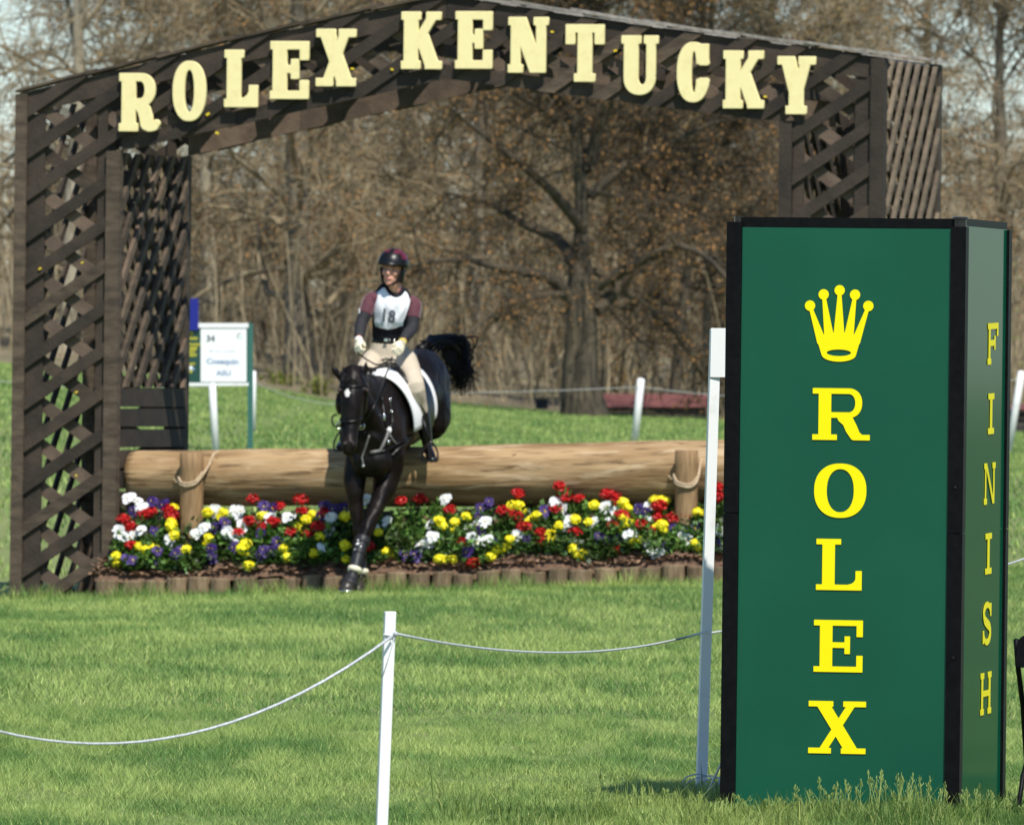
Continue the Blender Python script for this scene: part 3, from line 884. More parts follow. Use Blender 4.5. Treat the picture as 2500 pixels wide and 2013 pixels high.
# mulch chips (stuff)
mb = MB(); tints = []
for q in range(2600):
    u = random.uniform(SU0, SU1); v = EV + .07 + .32 * random.random() ** 1.4
    c = A(u, v, soil_w(u, v) + random.uniform(0, .02))
    a = random.uniform(0, 6.28); l = random.uniform(.012, .045); tl = random.uniform(-.5, .5)
    e1 = (UH * math.cos(a) + VE * math.sin(a) + ZE * tl).normalized() * l; e2 = e1.cross(ZE).normalized() * random.uniform(.006, .013) + ZE * random.uniform(-.006, .008)
    mb.add([c - e1 - e2, c + e1 - e2, c + e1 + e2, c - e1 + e2], [(0, 1, 2, 3)]); tints += [random.uniform(.55, 1.6)] * 4
V = np.array([tuple(p) for p in mb.v]); me = np_mesh('mulch_chips', V - np.array(A(0, 0, 0)), [np.array(mb.f)], M['chip'], tint=np.array(tints)[:, None] * np.ones((1, 3)))
o = link('mulch_chips', me, None, A(0, 0, 0)); tag(o, 'brown bark mulch strewn along the front of the flower bed', 'mulch', kind='stuff')
# edging
edge = thing('bed_edging', 'row of short round timber stakes edging the front of the flower bed', 'edging', A(.7, EV, gA(.7, EV)))
u = AP(232, 1430, EV)[0]; k = 0
while u < 6.9:
    wd = random.uniform(.165, .205)
    uc = u + wd / 2; g = gA(uc, EV); ht = random.uniform(.125, .165) + (.03 if k == 0 else 0)
    mb = MB(); n = 14; tilt = random.uniform(-.006, .006); dv = random.uniform(-.015, .015)
    rings = [(-.15, 1), (.3 * ht, 1.0), (ht - .012, .985), (ht, .92)]
    vs = []
    for (hh, sc) in rings:
        for j in range(n):
            an = 2 * math.pi * j / n
            vs.append(A(uc + math.cos(an) * wd / 2 * sc + tilt * hh * 10, EV + dv + math.sin(an) * .075 * sc, g + hh + (math.cos(an) * tilt if hh > .05 else 0)))
    fs = [(i * n + j, i * n + (j + 1) % n, (i + 1) * n + (j + 1) % n, (i + 1) * n + j) for i in range(3) for j in range(n)]
    mb.add(vs, fs); mb.cur = 1; mb.add([vs[3 * n + j] for j in range(n)], [tuple(range(n))])
    mb.build('stake', [M['stake'], M['stakecore']], edge, smooth=False, fix=True)
    u += wd + random.uniform(.003, .018); k += 1

# bloom meshes (shared)
def leafquad(mb, c, d, n, l, w):
    d = Vector(d).normalized(); s_ = d.cross(Vector(n)).normalized() * w
    nn = s_.cross(d).normalized()
    mb.add([c, c + d * l * .45 + s_ + nn * l * .06, c + d * l, c + d * l * .45 - s_ + nn * l * .06], [(0, 1, 2, 3)])
def rv(): return Vector((random.gauss(0, 1), random.gauss(0, 1), random.gauss(0, 1))).normalized()
def bloom_red(r):
    mb = MB()
    for q in range(46):
        d = rv(); d.z = abs(d.z) * 1.0 - .25; d.normalize()
        c = Vector((d.x * r, d.y * r, d.z * r * .8)) * random.uniform(.72, 1)
        t1 = d.cross(rv()).normalized(); t2 = d.cross(t1)
        s_ = r * random.uniform(.22, .34)
        up_ = d * s_ * .35
        mb.add([c + t1 * s_ + up_, c + t2 * s_ + up_ * .3, c - t1 * s_ + up_, c - t2 * s_ + up_ * .3, c - d * s_ * .3], [(0, 1, 4), (1, 2, 4), (2, 3, 4), (3, 0, 4)])
    mb.ball((0, 0, -.1 * r), r * .62, n=8, m=5)
    return mb.build_mesh('red_bloom', [M['red']])
def bloom_yel(r):
    mb = MB()
    mb.ball((0, 0, 0), Vector((r * .86, 0, 0)), Vector((0, r * .86, 0)), Vector((0, 0, r * .74)), n=12, m=7)
    for q in range(60):
        d = rv(); d.z = d.z * .8 + .2; d.normalize()
        c = Vector((d.x, d.y, d.z * .86)) * r * .84
        t1 = d.cross(rv()).normalized() * r * .24
        mb.add([c - t1, c + t1, c + t1 * .9 + d * r * .2, c - t1 * .9 + d * r * .2], [(0, 1, 2, 3)])
    return mb.build_mesh('yellow_bloom', [M['yel']])
def bloom_pansy(r, m, name):
    mb = MB()
    fw = Vector((-.15, -.86, .5)).normalized()
    for f in range(3):
        c0 = Vector((random.uniform(-.5, .5) * r, random.uniform(-.3, .3) * r, random.uniform(-.35, .35) * r)) if f else Vector((0, 0, 0))
        nrm = (fw + rv() * .35).normalized(); ex = nrm.cross(ZE).normalized(); ey = ex.cross(nrm)
        rr = r * (1 if f == 0 else random.uniform(.55, .8))
        for an, sc in ((55, .95), (125, .95), (10, .8), (170, .8), (270, 1.05)):
            d = ex * math.cos(R(an)) + ey * math.sin(R(an)); s2 = nrm.cross(d)
            c = c0 + nrm * random.uniform(0, .004)
            P = [c, c + d * rr * .35 + s2 * rr * .38 * sc, c + d * rr * .8 + s2 * rr * .42 * sc + nrm * rr * .08, c + d * rr * sc + nrm * rr * -.03, c + d * rr * .8 - s2 * rr * .42 * sc + nrm * rr * .08, c + d * rr * .35 - s2 * rr * .38 * sc]
            mb.add(P, [(0, 1, 2, 3), (0, 3, 4, 5)])
        mb.cur = 1; mb.ball(c0 + nrm * .004, rr * .13, n=6, m=4); mb.cur = 0
    return mb.build_mesh(name, [m, M['eyeyel']])
def build_mesh(s, name, mats):
    me = bpy.data.meshes.new(name); me.from_pydata(s.v, [], s.f)
    for m in mats: me.materials.append(m)
    if any(s.m): me.polygons.foreach_set('material_index', s.m)
    me.update(); return me
MB.build_mesh = build_mesh
BLOOM = {'red': [bloom_red(.061) for _ in range(4)], 'yel': [bloom_yel(.046) for _ in range(4)],
         'whi': [bloom_pansy(.062, M['whi'], 'white_bloom') for _ in range(5)], 'pur': [bloom_pansy(.058, M['pur'], 'purple_bloom') for _ in range(5)]}
def foliage_mesh():
    mb = MB()
    for q in range(34):
        a = random.uniform(0, 6.28); rr = random.uniform(.01, .085); hh = random.uniform(.15, 1.0)
        c = Vector((math.cos(a) * rr, math.sin(a) * rr, hh * .13))
        d = Vector((math.cos(a + random.uniform(-.7, .7)), math.sin(a + random.uniform(-.7, .7)), random.uniform(-.3, .8)))
        leafquad(mb, c, d, ZE + rv() * .4, random.uniform(.035, .062), random.uniform(.013, .024))
    for q in range(7):
        a = random.uniform(0, 6.28); e = Vector((math.cos(a) * .06, math.sin(a) * .06, random.uniform(.05, .13)))
        s_ = e.cross(ZE).normalized() * .003
        mb.add([-s_, s_, e + s_ * .6, e - s_ * .6], [(0, 1, 2, 3)])
    return mb.build_mesh('leaves', [M['leaf']])
FOL = [foliage_mesh() for _ in range(7)]
Z6 = dict(
    whi=[(225, 600), (312, 622), (325, 700), (365, 690), (140, 885), (170, 925), (340, 875), (240, 940), (590, 965), (985, 705), (1168, 717), (890, 858), (815, 910), (1090, 890), (1140, 905), (1175, 940), (1235, 830), (1465, 770), (1625, 765), (2000, 775), (1985, 885), (1925, 1030)],
    red=[(185, 780), (365, 740), (425, 720), (245, 850), (255, 1010), (585, 700), (610, 755), (1315, 605), (1740, 612), (1290, 800), (1405, 850), (1490, 810), (1200, 905), (1650, 900), (1550, 670), (1900, 845), (1810, 920), (1750, 715), (1960, 725)],
    yel=[(620, 685), (605, 805), (605, 840), (630, 925), (320, 1015), (390, 1055), (455, 1030), (735, 1045), (125, 1105), (130, 1165), (925, 725), (1040, 760), (1060, 720), (930, 945), (925, 1000), (1260, 1000), (1220, 1040), (1255, 1075), (1410, 750), (1590, 1035), (1620, 1110), (1285, 1215), (1725, 855), (1785, 785), (1845, 735), (1905, 935), (1858, 1075), (2125, 755), (2130, 1010), (2140, 1130)],
    pur=[(280, 710), (440, 640), (540, 650), (450, 890), (480, 1060), (270, 1140), (480, 1140), (215, 1130), (640, 1090), (690, 1060), (1000, 860), (1070, 815), (960, 1040), (970, 1115), (1150, 1020), (1415, 670), (1500, 690), (1430, 1060), (1490, 1050), (1400, 1100), (1390, 905), (1955, 670), (2045, 700), (1910, 765), (1530, 980)])
Z7 = dict(
    whi=[(332, 445), (240, 600), (190, 740), (240, 725), (245, 685), (535, 605), (490, 640), (590, 590), (500, 690), (540, 715), (595, 710), (795, 680), (1042, 465), (1090, 510), (1130, 580), (1125, 615), (1290, 585), (1360, 497), (1390, 590), (1640, 495), (1420, 520), (1637, 585), (1505, 680), (1545, 665), (1635, 720), (1540, 710), (1835, 690), (1885, 700), (1665, 840), (1705, 840), (2055, 640), (2100, 650), (1103, 740)],
    red=[(50, 455), (170, 440), (370, 512), (803, 408), (750, 530), (700, 515), (790, 550), (845, 625), (940, 655), (445, 712), (512, 852), (955, 710), (1072, 365), (1100, 430), (1190, 440), (1370, 410), (1420, 425), (1420, 470), (1035, 505), (1170, 660), (1410, 615), (1590, 605), (1710, 485), (1705, 560), (1665, 655), (1800, 570), (1885, 550), (1445, 770), (1465, 550), (2085, 370), (2085, 430)],
    yel=[(295, 578), (320, 615), (395, 590), (395, 635), (470, 552), (765, 485), (805, 485), (825, 522), (880, 572), (925, 552), (720, 757), (668, 800), (628, 823), (335, 830), (297, 848), (380, 860), (1015, 670), (1010, 705), (1050, 725), (750, 700), (1165, 575), (1255, 590), (1065, 610), (1290, 480), (1475, 465), (1505, 500), (1475, 555), (1530, 600), (1460, 635), (1680, 450), (1720, 450), (1750, 455), (1725, 610), (1735, 645), (1680, 625), (1590, 710), (1540, 715), (1490, 600), (1155, 760), (1215, 800), (1175, 822), (1955, 530), (1935, 725), (1960, 790)],
    pur=[(560, 500), (615, 465), (555, 550), (640, 720), (550, 650), (480, 790), (70, 800), (150, 805), (975, 520), (865, 700), (1330, 685), (1370, 710), (1440, 700), (1090, 680), (1580, 505), (1800, 630), (1870, 640), (1940, 630), (1760, 775), (1620, 530), (2090, 740)])
EX = dict(whi=[(895, 1219), (944, 1272), (915, 1292), (806, 1265), (1800, 1290)], yel=[(943, 1346), (958, 1362), (925, 1300), (1820, 1330), (1850, 1260)], red=[(900, 1335), (1830, 1250), (1860, 1300)], pur=[(840, 1240), (1790, 1360)])
blooms = []
for kk in ('whi', 'red', 'yel', 'pur'):
    pts = [(250 + x * .2783, 1050 + y * .2783) for x, y in Z6[kk]] + [(960 + x * .3803, 1050 + y * .3803) for x, y in Z7[kk]] + EX[kk]
    left = list(pts)
    while left:
        p = left.pop(0); grp = [p]
        for q in list(left):
            if math.hypot(q[0] - p[0], (q[1] - p[1]) * 1.2) < 38 and len(grp) < 3: grp.append(q); left.remove(q)
        blooms.append((kk, grp))
KN = {'whi': ('white_pansy', 'white pansy', 'pansy', 'white pansies in the flower bed'), 'red': ('red_geranium', 'red geranium', 'geranium', 'red geraniums in the flower bed'),
      'yel': ('yellow_marigold', 'yellow marigold', 'marigold', 'yellow marigolds in the flower bed'), 'pur': ('purple_pansy', 'purple pansy', 'pansy', 'purple pansies in the flower bed')}
def zone(x):
    if x < 430: return 'beside left column'
    if x < 505: return 'before left log post'
    if x < 640: return 'right of left log post'
    if x < 790: return "left of horse legs"
    if x < 960: return "at horse legs"
    if x < 1130: return "right of horse legs"
    if x < 1260: return "well right of horse"
    if x < 1420: return 'under right half of log'
    if x < 1600: return 'left of right log post'
    if x < 1725: return 'around right log post'
    return 'right of white pole'
def rowname(y): return 'back row' if y < 1255 else ('middle row' if y < 1325 else 'front row')
buckets = {}
plants = []
for kk, grp in blooms:
    cx = sum(p[0] for p in grp) / len(grp); cy = sum(p[1] for p in grp) / len(grp)
    plants.append((kk, grp, cx, cy)); buckets.setdefault((kk, len(grp), rowname(cy), zone(cx)), []).append((cx, cy))
ORD = {1: [''], 2: [', left one', ', right one'], 3: [', left of three', ', middle of three', ', right of three'],
       4: [', leftmost of four', ', second from left', ', third from left', ', rightmost of four']}
for kk, grp, cx, cy in plants:
    key = (kk, len(grp), rowname(cy), zone(cx)); b = sorted(buckets[key])
    suf = ORD.get(len(b), [', place %d from left' % (i + 1) for i in range(len(b))])[b.index((cx, cy))]
    nm, txt, cat, gname = KN[kk]
    lab = '%s with %s, %s, %s%s' % (txt, ('one bloom', 'two blooms', 'three blooms')[len(grp) - 1], rowname(cy), zone(cx), suf)
    vb = float(np.interp(cy, [1215, 1390], [.03, -.36]))
    uc, _ = AP(cx, cy, vb)
    sw = soil_w(uc, vb)
    t = thing(nm, lab, cat, A(uc, vb, sw), gname)
    hs = []
    for (px, py) in grp:
        v2 = vb + random.uniform(-.02, .02)
        ub_, wb2 = AP(px, py, v2)
        c = A(ub_, v2, max(wb2, sw + .04)); hs.append(wb2 - sw)
        o = link('bloom', random.choice(BLOOM[kk]), t, c - t.location)
        o.rotation_euler = (random.uniform(-.25, .25), random.uniform(-.25, .25), random.uniform(0, 6.28) if kk in ('red', 'yel') else random.uniform(-.5, .5))
        s_ = random.uniform(.86, 1.14); o.scale = (s_, s_, s_)
        mb = MB(); mb.tube([A(uc + (ub_ - uc) * .4, vb, sw - .01), c.lerp(A(uc, vb, sw), .4) + VE * .005, c + VE * .006], .0035, 4, cap=False)
        mb.build('stem', M['stem'], t)
    hm = max(.08, max(hs))
    o = link('leaves', random.choice(FOL), t, (0, 0, 0)); o.rotation_euler = (0, 0, random.uniform(0, 6.28))
    o.scale = (1.15, 1.15, max(.55, hm * .85 / .13))
# leaf mass between the plants
mb = MB(); tints = []
for q in range(15000):
    u = random.uniform(SU0 + .15, SU1 - .05); v = random.uniform(-.34, .12)
    edge_in = .03 * math.sin(u * 7.3) + .03 * math.sin(u * 3.1 + 1)
    if v < -.31 + edge_in + .05 * random.random(): continue
    s0 = soil_w(u, v); canopy = np.interp(v, [-.36, -.2, .03, .12], [.16, .36, .60, .58]) + .04 * math.sin(u * 9 + v * 14) + .03 * math.sin(u * 21)
    h_ = s0 + (max(canopy, s0 + .05) - s0) * random.random() ** .6
    if .5 * math.sin(u * 5.7 + 3) + .5 * math.sin(u * 12.7 + v * 20) > .55 and random.random() < .7: continue
    c = A(u, v, h_)
    leafquad(mb, c, rv() + ZE * .3 - VE * .4, ZE + rv() * .7 - VE * .4, random.uniform(.035, .07), random.uniform(.013, .026))
    g = random.uniform(.55, 1.5) * (.8 + .4 * math.sin(u * 4 + v * 11)); tints += [(g * random.uniform(.8, 1.3), g, g * .9)] * 4
V = np.array([tuple(p) for p in mb.v]) - np.array(A(0, 0, 0))
o = link('bedding_foliage', np_mesh('bedding_foliage', V, [np.array(mb.f)], M['leafs'], tint=np.array(tints)), None, A(0, 0, 0))
tag(o, 'green leaves of bedding plants massed under the flowers', 'foliage', kind='stuff')

# ------------------------------------------------------------------ lawn grass
_G = np.random.default_rng(5).normal(0, 1, (257, 257))
def vnoise(x, y):
    xi, yi = np.floor(x).astype(int), np.floor(y).astype(int); fx, fy = x - xi, y - yi
    fx, fy = fx * fx * (3 - 2 * fx), fy * fy * (3 - 2 * fy)
    g = lambda i, j: _G[i % 257, j % 257]
    return (g(xi, yi) * (1 - fx) + g(xi + 1, yi) * fx) * (1 - fy) + (g(xi, yi + 1) * (1 - fx) + g(xi + 1, yi + 1) * fx) * fy
def patch(x, y):
    return .38 * vnoise(x / 1.6 + y * .06, y / 3.1) + .6 * vnoise(x / .62 + 31 + y * .11, y / 1.9 + 7) + .55 * vnoise(x / .24 + y * .25, y / .95 + 13) + .25 * vnoise(x / .09, y / .5 + 40)
def tints_for(x, y, n):
    p = patch(x, y) * .7 + rng.normal(0, .22, n)
    lush = np.array([.36, .52, .40]); pale = np.array([1.0, .98, .86]); straw = np.array([1.45, 1.22, 1.30])
    f = np.clip(p * .8 + .5, 0, 1)[:, None]
    c = lush * (1 - f) + pale * f
    s_ = (rng.random(n) < .05 + .10 * (p > .3))[:, None]
    c = np.where(s_, straw, c)
    return c * rng.uniform(.75, 1.25, (n, 1))
def in_bed(x, y):
    rx, ry = x - AO.x, y - AO.y
    u = rx * UH.x + ry * UH.y; v = rx * VE.x + ry * VE.y
    return (u > .62) & (u < 6.95) & (v > EV + .02) & (v < .75)
def blades(x, y, h, w, lean, seg2=False):
    n = len(x); z = gz(x, y)
    a = rng.uniform(0, 2 * np.pi, n); dx, dy = np.cos(a) * w / 2, np.sin(a) * w / 2
    b = rng.uniform(0, 2 * np.pi, n); lx, ly = np.cos(b) * lean * h, np.sin(b) * lean * h
    z0 = z - .008
    c = tints_for(x, y, n)
    if not seg2:
        V = np.stack([np.stack([x - dx, y - dy, z0], 1), np.stack([x + dx, y + dy, z0], 1), np.stack([x + lx, y + ly, z + h], 1)], 1).reshape(-1, 3)
        Fc = np.arange(3 * n).reshape(n, 3)
        return V, [Fc], np.repeat(c, 3, 0)
    mx, my = x + lx * .35, y + ly * .35
    V = np.stack([np.stack([x - dx, y - dy, z0], 1), np.stack([x + dx, y + dy, z0], 1), np.stack([mx + dx * .8, my + dy * .8, z + h * .55], 1), np.stack([mx - dx * .8, my - dy * .8, z + h * .55], 1), np.stack([x + lx, y + ly, z + h * .97], 1)], 1).reshape(-1, 3)
    k = np.arange(n)[:, None] * 5
    return V, [np.concatenate([k, k + 1, k + 2, k + 3], 1), np.concatenate([k + 3, k + 2, k + 4], 1)], np.repeat(c, 5, 0)
def scatter(n, y0, y1, hw, pw=1.0):
    y = y0 + (y1 - y0) * rng.random(n) ** pw
    x = (rng.random(n) * 2 - 1) * (.0463 * y * hw + .2)
    return x, y
GV, GF, GC = [], [], []
def addg(t):
    V, Fs, C = t; b = sum(len(v) for v in GV)
    GV.append(V); GC.append(C); GF.extend([f + b for f in Fs])
x, y = scatter(300000, 41.5, 57, 1.3); pp = .85 + .45 * np.clip(.7 * vnoise(x / .13, y / .55) + .6 * vnoise(x / .5 + 9, y / 1.4), -1, 1); addg(blades(x, y, rng.uniform(.02, .05, len(x)) * pp, rng.uniform(.003, .006, len(x)), rng.uniform(.4, 1.6, len(x))))
x, y = scatter(230000, 57, 92.5, 1.25, .9); k = ~in_bed(x, y); x, y = x[k], y[k]
addg(blades(x, y, rng.uniform(.025, .055, len(x)), rng.uniform(.005, .010, len(x)), rng.uniform(.3, 1.4, len(x))))
x, y = scatter(130000, 92, 252, 1.25, .8); k = ~in_bed(x, y); x, y = x[k], y[k]
addg(blades(x, y, rng.uniform(.04, .085, len(x)), rng.uniform(.016, .032, len(x)), rng.uniform(.2, 1.0, len(x))))
# rougher tufts at the foot of the edging and columns
n = 5200; uu = rng.uniform(-.25, 7.6, n); vv_ = EV - .12 - np.abs(rng.normal(0, .12, n))
vv_ = np.where((uu < .7) | (uu > 6.9), rng.uniform(-.35, .02, n), vv_)
x = AO.x + UH.x * uu + VE.x * vv_; y = AO.y + UH.y * uu + VE.y * vv_
addg(blades(x, y, rng.uniform(.05, .15, n) * (.6 + .5 * (np.sin(uu * 6) > .2)), rng.uniform(.005, .009, n), rng.uniform(.2, .8, n)))
n = 150000; y = rng.uniform(40, 100, n); s_ = np.where(rng.random(n) < .5, -1, 1); x = s_ * (.0463 * y * rng.uniform(1.2, 3.2, n))
addg(blades(x, y, rng.uniform(.03, .06, n), rng.uniform(.008, .016, n), rng.uniform(.3, 1.4, n)))
V = np.concatenate(GV); C = np.concatenate(GC)
o = link('lawn_grass', np_mesh('lawn_grass', V, GF, M['grass'], tint=C)); tag(o, 'short mown green grass covering the lawn', 'grass', kind='stuff')
# long grass round the foot of the tower
TF = U(1757, 1972, 45.0)
n = 22000
x = rng.uniform(-.4, 3.1, n); y = rng.uniform(42.2, 46.4, n)
edge_y = 44.75 - .25 * (x < .35) * (.35 - x) * 3 - .5 * np.clip(.2 - x, 0, 1)
dens = np.where(y < edge_y, 1.0, .12) * np.where(x < .25, np.clip((x + .45) / .7, 0, 1), 1)
k = rng.random(n) < dens; x, y = x[k], y[k]; n = len(x)
hh = rng.uniform(.03, .075, n) * (.8 + .5 * vnoise(x / .18, y / .5)).clip(.45, 1.6) + .05 * (rng.random(n) < .10)
V1, F1, C1 = blades(x, y, hh, rng.uniform(.003, .006, n), rng.uniform(.15, .8, n), True)
C1 = C1 * np.array([.66, .66, .56]) 
# seed heads
n2 = 170; x2 = rng.uniform(.1, 2.7, n2); y2 = rng.uniform(43.4, 44.72, n2); h2 = rng.uniform(.06, .15, n2) * (.8 + .4 * np.sin(x2 * 5))
sv, sf, sc = [], [], []
for i in range(n2):
    bx, by, bz = x2[i], y2[i], g1(x2[i], y2[i]); a = random.uniform(0, 6.28); l = random.uniform(.1, .35) * h2[i]
    tip = (bx + math.cos(a) * l, by + math.sin(a) * l, bz + h2[i]); b0 = len(sv)
    sv += [(bx - .0012, by, bz), (bx + .0012, by, bz), (tip[0] + .001, tip[1], tip[2]), (tip[0] - .001, tip[1], tip[2])]; sf.append((b0, b0 + 1, b0 + 2, b0 + 3)); sc += [(.95, .85, .75)] * 4
    for q in range(9):
        t = 1 - .28 * random.random(); a2 = random.uniform(0, 6.28); r_ = (1.02 - t) * .045
        px_, py_, pz_ = bx + math.cos(a) * l * t, by + math.sin(a) * l * t, bz + h2[i] * t
        qx, qz = px_ + math.cos(a2) * r_, pz_ + .012 + abs(math.sin(a2)) * r_ * .6
        b0 = len(sv); sv += [(px_, py_, pz_), (qx + .0015, py_ + math.sin(a2) * r_, qz), (qx - .0005, py_ + math.sin(a2) * r_, qz + .008), (qx - .0020, py_, qz + .003)]; sf.append((b0, b0 + 1, b0 + 2, b0 + 3)); sc += [(1.05, .98, .95)] * 4
V = np.concatenate([V1, np.array(sv)]); Fs = F1 + [np.array(sf) + len(V1)]; C = np.concatenate([C1, np.array(sc)])
o = link('long_grass', np_mesh('long_grass', V, Fs, M['grass'], tint=C)); tag(o, 'long uncut grass with seed heads round the foot of the green tower', 'grass', kind='stuff')

# ------------------------------------------------------------------ the green tower
TA = R(13)
E1 = Vector((math.cos(TA), -math.sin(TA), 0)); E2 = Vector((math.sin(TA), math.cos(TA), 0))
TFw = Vector((TF.x, TF.y, -.06))
def T(a, b, c): return TFw + E1 * a + E2 * b + ZE * (c + .06)
N1 = -E2
def Tpl(px, py, o, n, ex):       # hit plane through o normal n -> (x along ex, height)
    d = ray(px, py); t = (o - CAM).dot(n) / d.dot(n); rel = CAM + d * t - o
    return rel.dot(ex), rel.z
WT = Tpl(2351, 1200, T(0, 0, 0), N1, E1)[0]; DT = 1.03
HT = Tpl(1780, 541, T(0, 0, 0), N1, E1)[1]
tower = thing('sign_tower', 'tall four sided green and black sign tower with yellow lettering standing in long grass', 'sign tower', T(0, 0, 0))
def tbox(a0, a1, b0, b1, c0, c1, mt, name, parent=tower, bev=0):
    mb = MB(); mb.box(T(a0, b0, c0), E1 * (a1 - a0), E2 * (b1 - b0), ZE * (c1 - c0)); return mb.build(name, M[mt], parent)
PWt = .062; seam = 1.13
for (a0, b0, hq, sm_) in ((0, 0, HT, 1.19), (WT - PWt, 0, HT - .012, 1.12), (WT - PWt, DT - PWt, HT - .01, 1.13), (0, DT - PWt, HT, 1.15)):
    mb = MB()
    for (c0, c1) in ((-.1, sm_), (sm_ + .004, hq)):
        mb.box(T(a0, b0, c0), E1 * PWt, E2 * PWt, ZE * (c1 - c0))
    mb.box(T(a0 + .006, b0 + .006, sm_), E1 * (PWt - .012), E2 * (PWt - .012), ZE * .004)
    mb.build('corner_post', M['blackmetal'], tower)
pr = .012
front = tbox(PWt + .001, WT - PWt - .001, pr, pr + .012, -.05, HT - .022, 'green', 'front_panel')
side = tbox(WT - pr - .012, WT - pr, PWt + .001, DT - PWt - .001, -.05, HT - .008, 'greenside', 'side_panel')
tbox(pr, pr + .012, PWt + .001, DT - PWt - .001, -.05, HT - .02, 'green', 'side_panel')
tbox(PWt + .001, WT - PWt - .001, DT - pr - .012, DT - pr, -.05, HT - .02, 'green', 'back_panel')
tbox(.05, WT - .04, .022, .05, HT - .02, HT + .020, 'blackmetal', 'top_rail')
tbox(WT - .05, WT - .016, .05, DT - .03, HT - .006, HT + .022, 'blackmetal', 'top_rail')
tbox(.022, .05, .051, DT - .03, HT - .02, HT + .018, 'blackmetal', 'top_rail')
tbox(.05, WT - .051, DT - .05, DT - .022, HT - .02, HT + .018, 'blackmetal', 'top_rail')
mb = MB()
cx_ = T(WT - PWt / 2, PWt / 2, HT)
mb.tube([cx_ - ZE * .012, cx_ + ZE * .016, cx_ + ZE * .018, cx_ + ZE * .026, cx_ + ZE * .028], [.026, .026, .034, .034, .026], 18)
mb.build('post_cap', M['blackgloss'], tower, smooth=False)
mb = MB(); cx_ = T(PWt / 2 + .012, PWt / 2, HT); mb.tube([cx_ - ZE * .01, cx_ + ZE * .022], .018, 12); mb.build('post_cap', M['blackgloss'], tower)
for (c, b) in ((.62, 0), (1.31, 0)):
    mb = MB(); q = T(WT - PWt / 2, -.001, c); mb.tube([q, q - E2 * .003], .006, 8); mb.build('screw', M['blackgloss'], tower)
FO = T(0, pr - .0025, 0)
def fp(px, py): return Tpl(px, py, FO, N1, E1)
for ch, x0, y0, x1, y1 in (('R', 1983, 948.5, 2125, 1073), ('O', 1987, 1132, 2116, 1262.5), ('L', 1992, 1316, 2105, 1439), ('E', 1986, 1514, 2107, 1638.5), ('X', 1973, 1712, 2114.5, 1837)):
    (xa, za), (xb, zb) = fp((x0 + x1) / 2 + (x0 - x1) / 2, y1), fp(x1, y0)
    me = glyph_mesh(ch, xb - xa, zb - za, .052 if ch != 'O' else .052, .0225, .025, .0012, .0002, M['yellow'], 96)
    o = place_mesh('letter', me, basis(FO + E1 * xa + ZE * za, E1, ZE, N1), front); o['label'] = 'yellow letter %s' % ch
# crown emblem
def crown():
    s_ = lambda px, py: fp(px, py)
    xa, za = fp(1960, 890); xb, zb = fp(2140, 690)
    d = (xb - xa) / 130
    gx = np.arange(xa, xb, d) + d * .13; gy = np.arange(za, zb, d) + d * .21
    X, Y = np.meshgrid(gx, gy)
    P = lambda px, py: fp(px, py)
    cs = [P(1977.7, 746), P(2011, 718.7), P(2050, 708.7), P(2087.6, 719.5), P(2120, 747)]
    r = abs(P(2062.5, 708.7)[0] - P(2037.5, 708.7)[0]) / 2
    parts = [np.hypot(X - c[0], Y - c[1]) - r for c in cs]
    bl, br = P(2006.5, 868), P(2089.5, 868)
    notch = [P(2012.5, 820), P(2035, 817), P(2061.5, 817), P(2084, 820)]
    L0, R0 = P(1996, 840), P(2097, 840)
    bases = [(P(1996, 840), notch[0]), (notch[0], notch[1]), (notch[1], notch[2]), (notch[2], notch[3]), (notch[3], P(2099, 840))]
    tw = .0065
    for c, (p, q) in zip(cs, bases):
        mx = (p[0] + q[0]) / 2
        parts.append(s_poly(X, Y, [p, q, (c[0] + tw, c[1]), (c[0] - tw, c[1])]))
    parts.append(s_poly(X, Y, [bl, br, P(2098, 838), notch[3], P(2061, 812), P(2035, 812), notch[0], P(1997.5, 838)]))
    parts[-1] = np.maximum(parts[-1], -1e9)
    low = P(2048, 866)
    el = s_ell(X, Y, low[0], low[1], (br[0] - bl[0]) / 2, low[1] - P(2048, 882.5)[1])
    parts.append(el)
    f = np.minimum.reduce(parts)
    # keep the V notches open
    hole = P(2048, 861); f = np.maximum(f, -s_ell(X, Y, hole[0], hole[1], .0505, .0135))
    return loops_mesh('crown_emblem', trace(f, gx, gy), .0012, .0002, M['yellow'])
o = place_mesh('crown_emblem', crown(), basis(FO, E1, ZE, N1), front); o['label'] = 'yellow five pointed crown with ball tips'
SO = T(WT - pr + .0025, 0, 0); NS_ = E1
def sp_(px, py): return Tpl(px, py, SO, NS_, E2)
ESK = (E2 + ZE * .022).normalized()
for ch, x0, y0, x1, y1 in (('F', 2411, 790, 2436, 890), ('I', 2412, 961, 2426, 1060), ('N', 2402, 1131, 2429, 1232), ('I', 2405, 1302, 2420, 1402), ('S', 2398, 1471, 2420, 1575), ('H', 2393, 1642, 2419, 1746)):
    (xa, za), (xb, _) = sp_(x0, y1), sp_(x1, y1 - 3)
    zb = sp_((x0 + x1) / 2, y0)[1]
    wd = xb - xa
    me = glyph_mesh(ch, wd, zb - za, .036 if ch not in 'I' else .045, .024, .020, .0012, .0002, M['yellow'], 84)
    o = place_mesh('letter', me, basis(SO + E2 * xa + ZE * za, ESK, ZE, NS_), side); o['label'] = 'yellow letter %s' % ch

